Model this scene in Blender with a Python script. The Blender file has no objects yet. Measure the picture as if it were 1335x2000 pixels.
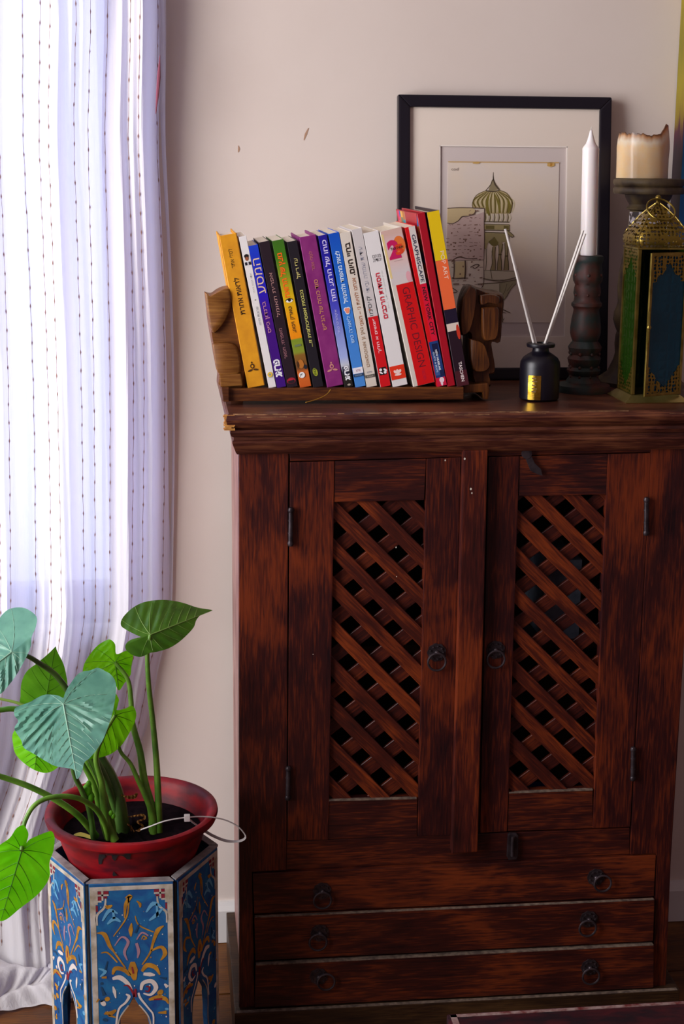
import bpy, bmesh, math, random
from mathutils import Vector, Matrix
random.seed(7)
S = bpy.context.scene
COL = S.collection
R = math.radians

# ---------------------------------------------------------------- camera
FPX, CXP, CYP = 3000.0, 667.5, 1000.0
CAM = Vector((0, -2.07, 1.30)); YAW, PITCH, ROLL = R(6.55), R(12.8), R(0.52)
_f = Vector((math.sin(YAW)*math.cos(PITCH), math.cos(YAW)*math.cos(PITCH), -math.sin(PITCH)))
_r = Vector((math.cos(YAW), -math.sin(YAW), 0)); _u = _r.cross(_f)
RT = _r*math.cos(ROLL)+_u*math.sin(ROLL); UP = _u*math.cos(ROLL)-_r*math.sin(ROLL)
cd = bpy.data.cameras.new('camera'); cam = bpy.data.objects.new('camera', cd); COL.objects.link(cam)
cd.sensor_fit = 'VERTICAL'; cd.sensor_height = 36; cd.sensor_width = 24; cd.lens = FPX/2000*36
cd.clip_start = .05
m = Matrix((RT, UP, -_f)).transposed().to_4x4(); m.translation = CAM; cam.matrix_world = m
S.camera = cam

# ---------------------------------------------------------------- world, lights, exposure
w = bpy.data.worlds.new('overcast_daylight'); S.world = w; w.use_nodes = True
bg = w.node_tree.nodes['Background']; bg.inputs[0].default_value = (.80, .86, 1, 1); bg.inputs[1].default_value = 4.3
def area(name, loc, rot, sx, sy, power, col, portal=False):
    l = bpy.data.lights.new(name, 'AREA'); l.shape = 'RECTANGLE'; l.size = sx; l.size_y = sy; l.energy = power; l.color = col
    if portal: l.cycles.is_portal = True
    o = bpy.data.objects.new(name, l); COL.objects.link(o); o.location = loc; o.rotation_euler = rot; return o
# daylight through the two window openings (sky light gathered at the opening)
area('window_portal', (-.70, .50, 1.45), (R(-90), 0, 0), 1.2, 1.7, 1, (1, 1, 1), True)
area('window_portal', (-1.66, -1.05, 1.38), (0, R(-90), 0), 1.9, 1.7, 1, (1, 1, 1), True)
area('side_window_daylight', (-1.58, -.90, 1.50), (0, R(-90), 0), 1.8, 1.2, 53, (1, .92, .87))
area('lavender_fill_light', (.1, -2.2, 2.5), (0, 0, 0), .8, .8, 1.4, (.85, .70, 1))  # added fill without a fixture, tints the shadows lavender
S.view_settings.view_transform = 'Standard'; S.view_settings.look = 'None'
S.view_settings.gamma = 1; S.view_settings.use_curve_mapping = False
S.view_settings.exposure = 0.0

# ---------------------------------------------------------------- helpers
def at(px, py, Y=None, z=None):
    """Point of the room seen at photo position px,py that lies on the vertical plane Y or on the level z."""
    d = _f + RT*((px-CXP)/FPX) - UP*((py-CYP)/FPX)
    t = (Y-CAM.y)/d.y if Y is not None else (z-CAM.z)/d.z
    return CAM + d*t
def lin(h):
    if isinstance(h, str):
        h = h.lstrip('#'); c = [int(h[i:i+2], 16)/255 for i in (0, 2, 4)]
    else: c = h
    return tuple((v/12.92 if v <= .04045 else ((v+.055)/1.055)**2.4) for v in c)+(1,)
MATS = {}
def mat(name, col, rough=.6, metal=0, col2=None, scale=30, stretch=(1, 1, 1), bump=0, spec=.5, coat=0, detail=4, lo=.35, hi=.65, trans=0, sss=0, rot=(0, 0, 0), dist=0):
    if name in MATS: return MATS[name]
    mt = bpy.data.materials.new(name); mt.use_nodes = True; nt = mt.node_tree; b = nt.nodes['Principled BSDF']
    b.inputs['Base Color'].default_value = lin(col); b.inputs['Roughness'].default_value = rough; b.inputs['Metallic'].default_value = metal
    b.inputs['Specular IOR Level'].default_value = spec; b.inputs['Coat Weight'].default_value = coat; b.inputs['Coat Roughness'].default_value = .25
    if sss: b.inputs['Subsurface Weight'].default_value = sss; b.inputs['Subsurface Radius'].default_value = (.02, .012, .006); b.inputs['Subsurface Scale'].default_value = 1
    if col2 or bump:
        tc = nt.nodes.new('ShaderNodeTexCoord'); mp = nt.nodes.new('ShaderNodeMapping'); mp.inputs['Scale'].default_value = stretch; mp.inputs['Rotation'].default_value = rot
        nz = nt.nodes.new('ShaderNodeTexNoise'); nz.inputs['Scale'].default_value = scale; nz.inputs['Detail'].default_value = detail; nz.inputs['Distortion'].default_value = dist
        nt.links.new(tc.outputs['Object'], mp.inputs[0]); nt.links.new(mp.outputs[0], nz.inputs['Vector'])
        if col2:
            cr = nt.nodes.new('ShaderNodeValToRGB'); cr.color_ramp.elements[0].position = lo; cr.color_ramp.elements[1].position = hi
            cr.color_ramp.elements[0].color = lin(col); cr.color_ramp.elements[1].color = lin(col2)
            nt.links.new(nz.outputs['Fac'], cr.inputs[0]); nt.links.new(cr.outputs[0], b.inputs['Base Color'])
        if bump:
            bp = nt.nodes.new('ShaderNodeBump'); bp.inputs['Strength'].default_value = bump; bp.inputs['Distance'].default_value = .002
            nt.links.new(nz.outputs['Fac'], bp.inputs['Height']); nt.links.new(bp.outputs[0], b.inputs['Normal'])
    if trans:
        out = nt.nodes['Material Output']; tr = nt.nodes.new('ShaderNodeBsdfTranslucent'); mx = nt.nodes.new('ShaderNodeMixShader'); mx.inputs[0].default_value = trans
        if col2: nt.links.new(cr.outputs[0], tr.inputs[0])
        else: tr.inputs[0].default_value = lin(col)
        nt.links.new(b.outputs[0], mx.inputs[1]); nt.links.new(tr.outputs[0], mx.inputs[2]); nt.links.new(mx.outputs[0], out.inputs[0])
    MATS[name] = mt; return mt
def wood(name, c1, c2, c3, grain='Z', rough=.42, ang=0, spec=.35, coat=.08):
    """Stained wood: long fibres plus broad warm patches, grain along the given axis (ang turns it in the XZ plane)."""
    if name in MATS: return MATS[name]
    mt = bpy.data.materials.new(name); mt.use_nodes = True; nt = mt.node_tree; b = nt.nodes['Principled BSDF']; L = nt.links.new
    tc = nt.nodes.new('ShaderNodeTexCoord'); m0 = nt.nodes.new('ShaderNodeMapping'); m0.inputs['Rotation'].default_value = (0, ang, 0)
    m1 = nt.nodes.new('ShaderNodeMapping'); m1.inputs['Scale'].default_value = {'Z': (1, 1, .07), 'X': (.07, 1, 1), 'Y': (1, .07, 1)}[grain]
    m2 = nt.nodes.new('ShaderNodeMapping'); m2.inputs['Scale'].default_value = {'Z': (1, 1, .42), 'X': (.42, 1, 1), 'Y': (1, .42, 1)}[grain]
    n1 = nt.nodes.new('ShaderNodeTexNoise'); n1.inputs['Scale'].default_value = 380; n1.inputs['Detail'].default_value = 5; n1.inputs['Distortion'].default_value = .6
    n2 = nt.nodes.new('ShaderNodeTexNoise'); n2.inputs['Scale'].default_value = 16; n2.inputs['Detail'].default_value = 4; n2.inputs['Distortion'].default_value = .8
    L(tc.outputs['Object'], m0.inputs[0]); L(m0.outputs[0], m1.inputs[0]); L(m0.outputs[0], m2.inputs[0]); L(m1.outputs[0], n1.inputs['Vector']); L(m2.outputs[0], n2.inputs['Vector'])
    ma = nt.nodes.new('ShaderNodeMath'); ma.operation = 'MULTIPLY_ADD'; L(n1.outputs['Fac'], ma.inputs[0]); ma.inputs[1].default_value = .50
    mb = nt.nodes.new('ShaderNodeMath'); mb.operation = 'MULTIPLY'; L(n2.outputs['Fac'], mb.inputs[0]); mb.inputs[1].default_value = .6; L(mb.outputs[0], ma.inputs[2])
    cr = nt.nodes.new('ShaderNodeValToRGB'); e = cr.color_ramp.elements; e[0].position = .35; e[0].color = lin(c1); e[1].position = .70; e[1].color = lin(c3)
    k = e.new(.52); k.color = lin(c2); L(ma.outputs[0], cr.inputs[0]); L(cr.outputs[0], b.inputs['Base Color'])
    b.inputs['Roughness'].default_value = rough; b.inputs['Specular IOR Level'].default_value = spec; b.inputs['Coat Weight'].default_value = coat; b.inputs['Coat Roughness'].default_value = .35
    bp = nt.nodes.new('ShaderNodeBump'); bp.inputs['Strength'].default_value = .25; bp.inputs['Distance'].default_value = .001; L(n1.outputs['Fac'], bp.inputs['Height']); L(bp.outputs[0], b.inputs['Normal'])
    MATS[name] = mt; return mt

class MB:
    def __init__(s): s.v = []; s.f = []; s.m = []
    def add(s, vs, fs, mi=0):
        o = len(s.v); s.v += [tuple(x) for x in vs]; s.f += [tuple(i+o for i in f) for f in fs]; s.m += [mi]*len(fs); return s
    def box(s, x0, x1, y0, y1, z0, z1, mi=0, M=None):
        vs = [Vector((x, y, z)) for z in (z0, z1) for y in (y0, y1) for x in (x0, x1)]
        if M: vs = [M @ v for v in vs]
        return s.add(vs, [(0, 2, 3, 1), (4, 5, 7, 6), (0, 1, 5, 4), (2, 6, 7, 3), (0, 4, 6, 2), (1, 3, 7, 5)], mi)
    def prism(s, pts, off, mi=0):
        """Closed polygon pts (3D) extruded by vector off."""
        n = len(pts); a = [Vector(p) for p in pts]; b = [p+Vector(off) for p in a]
        return s.add(a+b, [tuple(range(n)), tuple(range(2*n-1, n-1, -1))]+[(i, i+n, (i+1) % n+n, (i+1) % n) for i in range(n)], mi)
    def px(s, poly, Y0, Y1, mi=0):
        """Front outline given in photo positions on the plane Y0, carried straight back to Y1."""
        return s.prism([at(x, y, Y0) for x, y in poly], (0, Y1-Y0, 0), mi)
    def lathe(s, prof, c=(0, 0, 0), n=32, rf=None, mi=0, axis=None, cap=True):
        c = Vector(c); o = []
        for (r, z) in prof:
            ce = c+Vector((0, 0, z)) if axis is None else c+Vector(axis)*z
            for k in range(n):
                a = 2*math.pi*k/n; rr = r*(rf(a, z) if rf else 1); o.append(ce+Vector((rr*math.cos(a), rr*math.sin(a), 0)))
        fs = [(i*n+k, i*n+(k+1) % n, (i+1)*n+(k+1) % n, (i+1)*n+k) for i in range(len(prof)-1) for k in range(n)]
        if cap:
            if prof[0][0] > 1e-5: fs.append(tuple(range(n-1, -1, -1)))
            if prof[-1][0] > 1e-5: fs.append(tuple(range((len(prof)-1)*n, len(prof)*n)))
        return s.add(o, fs, mi)
    def tube(s, pts, rad, n=8, mi=0, closed=False, flat=1):
        pts = [Vector(p) for p in pts]; N = len(pts); vs = []; ref = None
        for i, p in enumerate(pts):
            t = (pts[(i+1) % N]-pts[i-1]) if closed else (pts[min(i+1, N-1)]-pts[max(i-1, 0)])
            t.normalize()
            if ref is None:
                ref = Vector((0, 0, 1)) if abs(t.z) < .9 else Vector((1, 0, 0))
            a = ref-t*ref.dot(t); a.normalize(); b = t.cross(a); ref = a
            r = rad[i] if isinstance(rad, (list, tuple)) else rad
            for k in range(n):
                q = 2*math.pi*k/n; vs.append(p+(a*math.cos(q)*flat+b*math.sin(q))*r)
        M = N if closed else N-1
        fs = [(i*n+k, i*n+(k+1) % n, ((i+1) % N)*n+(k+1) % n, ((i+1) % N)*n+k) for i in range(M) for k in range(n)]
        if not closed: fs += [tuple(range(n-1, -1, -1)), tuple(range((N-1)*n, N*n))]
        return s.add(vs, fs, mi)
    def sphere(s, c, r, n=12, mi=0, sc=(1, 1, 1)):
        c = Vector(c); vs = []; h = n//2
        for i in range(h+1):
            ph = math.pi*i/h-math.pi/2
            for k in range(n):
                a = 2*math.pi*k/n; vs.append(c+Vector((r*sc[0]*math.cos(ph)*math.cos(a), r*sc[1]*math.cos(ph)*math.sin(a), r*sc[2]*math.sin(ph))))
        return s.add(vs, [(i*n+k, i*n+(k+1) % n, (i+1)*n+(k+1) % n, (i+1)*n+k) for i in range(h) for k in range(n)], mi)

ORG = {}
def tag(o, label=None, cat=None, group=None, kind=None):
    if label: o['label'] = label
    if cat: o['category'] = cat
    if group: o['group'] = group
    if kind: o['kind'] = kind
    return o
def thing(name, loc, label, cat, group=None, rot=None):
    o = bpy.data.objects.new(name, None); COL.objects.link(o); o.location = loc; o.empty_display_size = .02
    if rot: o.rotation_euler = rot
    ORG[o.name] = Vector((0, 0, 0)) if rot else Vector(loc); return tag(o, label, cat, group)
def obj(name, mb, mats, parent=None, smooth=False, bevel=0, seg=2, label=None, raw=False, origin=None):
    """Links a mesh. Vertices are in room coordinates unless raw (already in the parent's frame)."""
    me = bpy.data.meshes.new(name)
    off = Vector((0, 0, 0))
    if parent is not None and not raw: off = ORG.get(parent.name, Vector((0, 0, 0)))
    if parent is None and origin is not None: off = Vector(origin)
    me.from_pydata([tuple(Vector(v)-off) for v in mb.v], [], mb.f)
    if not isinstance(mats, (list, tuple)): mats = [mats]
    for q in mats: me.materials.append(q)
    for p, mi in zip(me.polygons, mb.m): p.material_index = mi; p.use_smooth = smooth
    bm = bmesh.new(); bm.from_mesh(me); bmesh.ops.remove_doubles(bm, verts=bm.verts, dist=1e-6); bmesh.ops.recalc_face_normals(bm, faces=bm.faces)
    if bevel:
        es = [e for e in bm.edges if len(e.link_faces) == 2 and e.calc_face_angle(0) > R(35)]
        bmesh.ops.bevel(bm, geom=es, offset=bevel, segments=seg, affect='EDGES', profile=.7, clamp_overlap=True)
    bm.to_mesh(me); bm.free()
    if smooth and not bevel:
        try: me.set_sharp_from_angle(angle=R(42))
        except Exception: pass
    o = bpy.data.objects.new(name, me); COL.objects.link(o); o.parent = parent
    ORG[o.name] = off
    if parent is None and origin is not None: o.location = origin
    if label: o['label'] = label
    return o

_tc = {}
def glyphs(s, bold=0):
    if (s, bold) in _tc: return _tc[(s, bold)]
    c = bpy.data.curves.new('t', 'FONT'); c.body = s; c.resolution_u = 3; c.offset = bold; c.fill_mode = 'FRONT'
    o = bpy.data.objects.new('t', c); COL.objects.link(o); bpy.context.view_layer.update()
    dg = bpy.context.evaluated_depsgraph_get(); me = bpy.data.meshes.new_from_object(o.evaluated_get(dg))
    vs = [tuple(v.co) for v in me.vertices]; fs = [tuple(p.vertices) for p in me.polygons]
    bpy.data.objects.remove(o); bpy.data.curves.remove(c); bpy.data.meshes.remove(me)
    if not vs: return [], []
    x0 = min(v[0] for v in vs); x1 = max(v[0] for v in vs); y0 = min(v[1] for v in vs); y1 = max(v[1] for v in vs)
    vs = [((v[0]-x0)/(x1-x0), (v[1]-y0)/(y1-y0)) for v in vs]; _tc[(s, bold)] = (vs, fs); return vs, fs
def text(mb, s, x0, x1, z0, z1, orient, y, mi=0, bold=0):
    """Letters filling the rectangle x0..x1, z0..z1 of the plane y. orient: up, ccw (tops to the left), cw (tops to the right)."""
    vs, fs = glyphs(s, bold)
    q = []
    for a, b in vs:
        if orient == 'up': q.append((x0+(x1-x0)*a, y, z0+(z1-z0)*b))
        elif orient == 'ccw': q.append((x1-(x1-x0)*b, y, z0+(z1-z0)*a))
        else: q.append((x0+(x1-x0)*b, y, z1-(z1-z0)*a))
    mb.add(q, fs, mi)
def ell(mb, cx, cz, rx, rz, y, mi=0, a0=0, a1=2*math.pi, n=20, rot=0):
    ps = []
    for k in range(n+1 if a1-a0 < 6.28 else n):
        a = a0+(a1-a0)*k/n; u, v = rx*math.cos(a), rz*math.sin(a); ps.append((cx+u*math.cos(rot)-v*math.sin(rot), y, cz+u*math.sin(rot)+v*math.cos(rot)))
    mb.add(ps, [tuple(range(len(ps)))], mi)
def rect(mb, x0, x1, z0, z1, y, mi=0): mb.add([(x0, y, z0), (x1, y, z0), (x1, y, z1), (x0, y, z1)], [(0, 1, 2, 3)], mi)
def crv(pts, n=6):
    """Catmull-Rom through the points (any dimension)."""
    P = [Vector(p) for p in pts]; out = []
    for i in range(len(P)-1):
        a, b, c, d = P[max(i-1, 0)], P[i], P[i+1], P[min(i+2, len(P)-1)]
        for k in range(n):
            t = k/n; out.append(.5*((2*b)+(c-a)*t+(2*a-5*b+4*c-d)*t*t+(3*b-a-3*c+d)*t*t*t))
    out.append(P[-1]); return out
def ribbon(mb, pts2, wds, y, mi=0, n=5, F=None):
    """Flat painted stroke along 2D points with varying width; F maps (u,v) to a 3D point."""
    F = F or (lambda u, v: (u, y, v))
    P = crv([(p[0], p[1], 0) for p in pts2], n); N = len(P); vs = []
    for i, p in enumerate(P):
        t = P[min(i+1, N-1)]-P[max(i-1, 0)]; L = t.length or 1; nx, ny = -t.y/L, t.x/L
        s = i/(N-1)*(len(wds)-1); k = min(int(s), len(wds)-2); wd = (wds[k]+(wds[k+1]-wds[k])*(s-k))/2
        vs += [F(p.x+nx*wd, p.y+ny*wd), F(p.x-nx*wd, p.y-ny*wd)]
    mb.add(vs, [(2*i, 2*i+1, 2*i+3, 2*i+2) for i in range(N-1)], mi)

# ---------------------------------------------------------------- materials
W_V = wood('rosewood_upright_grain', '14050a', '340f0d', '6c2a10', 'Z')
W_H = wood('rosewood_level_grain', '160609', '36110d', '6e2e12', 'X')
W_V2 = wood('rosewood_upright_lighter', '1a0708', '3e130e', '742f12', 'Z')
W_D1 = wood('rosewood_slat_falling', '200908', '44160c', '7c3412', 'X', ang=R(-45))
W_D2 = wood('rosewood_slat_rising', '1a0707', '3c120c', '682a11', 'X', ang=R(38))
W_TOP = wood('rosewood_worn_sheen_top', '26110e', '46211a', '76462e', 'X', rough=.35)  # worn wood, lightened further to paint in the reflections on top
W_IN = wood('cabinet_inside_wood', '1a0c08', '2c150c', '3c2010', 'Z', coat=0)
W_RACK = wood('rack_wood', '2a1208', '4c2610', '764418', 'X', coat=.1)
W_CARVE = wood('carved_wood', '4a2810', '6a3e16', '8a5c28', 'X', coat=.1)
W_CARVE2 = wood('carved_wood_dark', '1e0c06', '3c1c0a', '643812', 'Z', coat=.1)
W_FL = wood('floor_wood', '301a0a', '5c3410', '7c4c18', 'X', rough=.5)
IRON = mat('dark_iron', '2a2226', .42, .6, '463c40', 60, bump=.3)
W_SIDE = wood('rosewood_lit_side', '5a3430', '8a605a', 'b08c84', 'Z')  # paler than the other wood: window light on this side painted in
W_PL = wood('plinth_wood', '140c08', '2a1a0e', '46301a', 'X')
EDGE_HIGHLIGHT = mat('edge_highlight_strip', '4a3c34', .85, 0, '7a6858', 120)  # dust grey for pale strips that paint in the edge highlights
WALLM = mat('wall_plaster', 'd8cac0', .85, 0, 'dccfc5', 5, bump=.12, detail=8)
WHITE = mat('white_paint', 'd8d4d0', .6)
BRASS = mat('aged_brass', '6e5c24', .34, .9, 'a08a44', 45, bump=.2)
PAGES = mat('book_pages', 'd9cdb4', .8, 0, 'f0e6d2', 400, (12, 1, .6))

# ---------------------------------------------------------------- room
ZT = .970      # top of cabinet
YW = .345
def wall_box(name, boxes, m=WALLM):
    b = MB()
    for q in boxes: b.box(*q)
    return tag(obj(name, b, m), kind='structure')
wx0, wx1, wz0, wz1 = -1.3, -.055, .57, 2.3
wall_box('wall_back', [(-1.6, wx0, YW, .5, 0, 2.7), (wx1, 2.0, YW, .5, 0, 2.7), (wx0, wx1, YW, .5, 0, wz0), (wx0, wx1, YW, .5, wz1, 2.7)])
wall_box('wall_left', [(-1.75, -1.6, -1.9-1.3, -1.9, 0, 2.7), (-1.75, -1.6, -.2, .5, 0, 2.7), (-1.75, -1.6, -1.9, -.2, 0, .42), (-1.75, -1.6, -1.9, -.2, 2.35, 2.7)])
MAUVE = mat('mauve_wall_paint', '7e686c', .85, 0, '86706e', 4)
wall_box('wall_right', [(2.0, 2.15, -3.2, .5, 0, 2.7)], MAUVE)
wall_box('wall_front', [(-1.75, 2.15, -3.35, -3.2, 0, 2.7)], MAUVE)
wall_box('ceiling', [(-1.75, 2.15, -3.35, .5, 2.7, 2.8)], mat('ceiling_paint', 'a89c9a', .8))
fb = MB().box(-1.75, 2.15, -3.35, .5, -.05, -.008)
floor = tag(obj('floor', fb, mat('floor_base', '1c1008', .8)), kind='structure')
# floor boards run along X; near ones are built one by one
y = .345; k = 0
while y > -1.4:
    x = -1.6-random.random()*.4
    while x < 2.0:
        L = random.uniform(.7, 1.1); b = MB().box(max(x, -1.6)+.0008, min(x+L, 2.0)-.0008, y-.0885, y-.0005, -.008, random.uniform(-.0012, 0))
        obj('plank', b, W_FL, floor); x += L
    y -= .09
b = MB()
b.prism([(-.02, YW, 0), (-.02, YW-.014, 0), (-.02, YW-.014, .058), (-.02, YW-.009, .066), (-.02, YW-.006, .072), (-.02, YW, .072)], (2.02, 0, 0))
tag(obj('baseboard_back', b, WHITE, bevel=0), kind='structure')
# window behind the curtain
b = MB(); t = .045
for q in [(wx0, wx0+t), (wx1-t, wx1), ((wx0+wx1)/2-.03, (wx0+wx1)/2+.03)]: b.box(q[0], q[1], .41, .45, wz0, wz1)
for q in [(wz0, wz0+t), (wz1-t, wz1)]: b.box(wx0+t, wx1-t, .41, .45, q[0], q[1])
win = tag(obj('window_1', b, WHITE, bevel=.002), kind='structure')
b = MB().box(wx0-.0, wx1+.0, .325, .41, wz0-.025, wz0+.0); obj('window_sill', b, WHITE, win, bevel=.002)
gl = bpy.data.materials.new('window_glass'); gl.use_nodes = True; nt = gl.node_tree; nt.nodes.remove(nt.nodes['Principled BSDF'])
tr = nt.nodes.new('ShaderNodeBsdfTransparent'); gs = nt.nodes.new('ShaderNodeBsdfGlossy'); gs.inputs['Roughness'].default_value = .02; mx = nt.nodes.new('ShaderNodeMixShader'); mx.inputs[0].default_value = .05
nt.links.new(tr.outputs[0], mx.inputs[1]); nt.links.new(gs.outputs[0], mx.inputs[2]); nt.links.new(mx.outputs[0], nt.nodes['Material Output'].inputs[0])
b = MB().box(wx0+t, (wx0+wx1)/2-.03, .428, .432, wz0+t, wz1-t); obj('pane', b, gl, win)
b = MB().box((wx0+wx1)/2+.03, wx1-t, .428, .432, wz0+t, wz1-t); obj('pane', b, gl, win)
# small scuffs on the plaster
b = MB()
P0 = at(597, 262, YW-.0004); ribbon(b, [(P0.x+.004, P0.z+.009), (P0.x, P0.z), (P0.x-.003, P0.z-.009)], [.001, .0035, .001], YW-.0004)
P0 = at(465, 291, YW-.0004); ribbon(b, [(P0.x, P0.z+.005), (P0.x+.001, P0.z), (P0.x, P0.z-.005)], [.001, .003, .001], YW-.0004)
obj('scuff', b, mat('scuff_brown', 'b08a70', .9), bpy.data.objects['wall_back'], raw=True)

# ---------------------------------------------------------------- curtain
cm = bpy.data.materials.new('sheer_cotton'); cm.use_nodes = True; nt = cm.node_tree; L = nt.links.new
b0 = nt.nodes['Principled BSDF']; b0.inputs['Base Color'].default_value = lin('f4f0ee'); b0.inputs['Roughness'].default_value = .9
tl = nt.nodes.new('ShaderNodeBsdfTranslucent'); tl.inputs[0].default_value = lin('d0d2f6')
tp = nt.nodes.new('ShaderNodeBsdfTransparent'); m1 = nt.nodes.new('ShaderNodeMixShader'); m1.inputs[0].default_value = .36; m2 = nt.nodes.new('ShaderNodeMixShader'); m2.inputs[0].default_value = .05
L(b0.outputs[0], m1.inputs[1]); L(tl.outputs[0], m1.inputs[2]); L(m1.outputs[0], m2.inputs[1]); L(tp.outputs[0], m2.inputs[2]); L(m2.outputs[0], nt.nodes['Material Output'].inputs[0])
tc = nt.nodes.new('ShaderNodeTexCoord'); mp = nt.nodes.new('ShaderNodeMapping'); mp.inputs['Scale'].default_value = (1, 1, .05); nz = nt.nodes.new('ShaderNodeTexNoise'); nz.inputs['Scale'].default_value = 260; nz.inputs['Detail'].default_value = 3
bp = nt.nodes.new('ShaderNodeBump'); bp.inputs['Strength'].default_value = .5; bp.inputs['Distance'].default_value = .002
L(tc.outputs['Object'], mp.inputs[0]); L(mp.outputs[0], nz.inputs['Vector']); L(nz.outputs['Fac'], bp.inputs['Height']); L(bp.outputs[0], b0.inputs['Normal'])
def smooth(a, b, x):
    t = max(0, min(1, (x-a)/(b-a))); return t*t*(3-2*t)
def curt(u, z):
    """Curtain surface: u 0..1 left to right, z height; below z=.16 it flares and lies in folds on the floor."""
    right = -.004+.002*math.sin(z*7+1)+.010*smooth(1.3, 1.55, z)
    right -= .030*smooth(.62, .42, z)+.11*smooth(.46, .10, z)
    left = -.72
    uu = u+.012*math.sin(6*u+2.2*z)+.006*math.sin(17*u+3*z)
    x = left+(right-left)*uu
    fz = .55+.45*smooth(0, 1.2, z)
    yy = .288+fz*(.026*math.sin(2*math.pi*(7.2*u)+.8*math.sin(2*z))+0.009*math.sin(2*math.pi*(17*u)+1.3+1.7*z)+.0035*math.sin(2*math.pi*43*u+4*z))
    yy += .026*smooth(.80, 1, u)
    lo = smooth(.32, 0, z)
    yy -= lo*(.05+.02*math.sin(u*31))
    x += lo*.02*math.sin(u*23+1)
    return Vector((x, yy, z))
b = MB(); NU = 300; zs = [2.45-(2.45-.30)*i/70 for i in range(71)]+[.30-.29*i/24 for i in range(1, 25)]
for z in zs:
    for i in range(NU+1): b.v.append(tuple(curt(i/NU, z)))
rows = len(zs)
# puddled hem: continues along the floor towards the room in soft rolls
for j in range(1, 29):
    s = j/28
    for i in range(NU+1):
        u = i/NU; p = curt(u, .01); lump = .5+.5*math.sin(u*19+2*s)
        reach = .10+.035*math.sin(u*27+.5)+.02*math.sin(u*61)
        h = .006+(.030+.035*lump)*math.sin(math.pi*min(1, s*1.02))**.8*(1-.35*s)+.006*math.sin(s*16+u*40)
        b.v.append((p.x+.018*math.sin(s*7+u*30)+.02*s, p.y-reach*s, max(.003, h)))
rows += 28
b.f = [(r*(NU+1)+i, r*(NU+1)+i+1, (r+1)*(NU+1)+i+1, (r+1)*(NU+1)+i) for r in range(rows-1) for i in range(NU)]; b.m = [0]*len(b.f)
curtain = thing('curtain', (-.36, .235, 0), 'sheer white cotton curtain with dotted brown threads puddling on the floor', 'curtain')
obj('cloth', b, cm, curtain, smooth=True)
THR = mat('brown_thread', 'c4a294', .9, trans=.6)
for k in range(28):
    u = 1-(.020+.034*k+.008*math.sin(k*2.3)); pts = []; rad = []
    z = 2.42; n = 0
    while z > .05:
        p = curt(u, z); e = .0004*math.sin(n*.31+k)
        kn = ((n+[0, 3, 5, 1, 6, 2, 4][k*5 % 7]) % 7 == 0)
        pts.append(p+Vector((e, -.0016, 0))); rad.append(.00110 if kn else .00028); z -= .0040; n += 1
    b = MB().tube(pts, rad, 4); obj('thread', b, THR, curtain)
b = MB(); b.tube([at(312, 108, .262), at(310, 150, .258), at(307, 190, .260), at(304, 222, .264)], [.0004, .0026, .0020, .0004], 6); obj('seam_tab', b, mat('faded_crimson', '8c4a5c', .9), curtain)
# curtain rod above the frame
ro = thing('curtain_rod', (-.36, .235, 2.47), 'dark metal curtain rod above the window', 'rod')
obj('rod', MB().tube([(-.95, .288, 2.47), (.2, .288, 2.47)], .009, 12), IRON, ro, smooth=True)
for x in (-.9, .15): obj('bracket', MB().box(x-.006, x+.006, .288, YW, 2.464, 2.476), IRON, ro)

# ---------------------------------------------------------------- cabinet
cab = thing('cabinet', (.42, .15, 0), 'dark reddish wooden cabinet with two lattice doors and three drawers', 'cabinet')
XL = .096; YB = .300
# moulded top: stack of rectangles following the side profile
prof = [(.003, .911), (.006, .911), (.009, .914), (.013, .921), (.017, .928), (.017, .931), (.014, .932), (.014, .936), (.019, .938), (.022, .943), (.021, .947), (.019, .948), (.024, .951), (.029, .956), (.031, .962), (.029, .968), (.025, ZT)]
b = MB(); xr = .786
prof = [(o, z) for o, z in prof]
for o, z in prof: b.v += [(XL-o*.62, -o, z), (xr+o*.62, -o, z), (xr+o*.62, YB+.012, z), (XL-o*.62, YB+.012, z)]
n = len(prof); b.f = [(i*4+k, i*4+(k+1) % 4, (i+1)*4+(k+1) % 4, (i+1)*4+k) for i in range(n-1) for k in range(4)]+[(3, 2, 1, 0), tuple(range(4*n-4, 4*n))]; b.m = [0]*len(b.f)
obj('top', b, W_TOP, cab)
# splintered worn end of the top board
b = MB()
for k in range(14):
    z = .948+.0015*k; q = random.uniform(.004, .010); b.box(XL-.0205-random.uniform(0, .003), XL-.017+q, -.0275-random.uniform(0, .002), -.02, z, z+.0012)
obj('splinter', b, mat('bare_wood', 'a86a2c', .8, 0, 'd49a4a', 80), cab)
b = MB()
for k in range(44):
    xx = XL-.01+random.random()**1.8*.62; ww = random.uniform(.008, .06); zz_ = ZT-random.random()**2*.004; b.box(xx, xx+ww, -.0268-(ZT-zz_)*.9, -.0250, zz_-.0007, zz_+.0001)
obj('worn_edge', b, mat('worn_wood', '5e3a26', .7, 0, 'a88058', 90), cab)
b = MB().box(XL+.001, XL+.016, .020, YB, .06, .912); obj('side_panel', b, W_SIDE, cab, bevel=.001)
b = MB().box(.727, .741, .012, YB, .06, .912); obj('side_panel', b, W_V, cab, bevel=.001)
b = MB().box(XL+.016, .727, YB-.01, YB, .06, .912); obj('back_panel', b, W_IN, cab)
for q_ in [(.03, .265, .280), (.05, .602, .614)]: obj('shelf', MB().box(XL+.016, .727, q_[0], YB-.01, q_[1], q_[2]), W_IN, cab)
def part(name, poly, Y0, Y1, m, par=cab, bev=.0012):
    return obj(name, MB().px(poly, Y0, Y1), m, par, bevel=bev)
part('stile', [(466, 878), (563, 876), (559, 1699), (492, 1703), (497, 1966), (467, 1968)], 0, .02, W_V)
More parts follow.
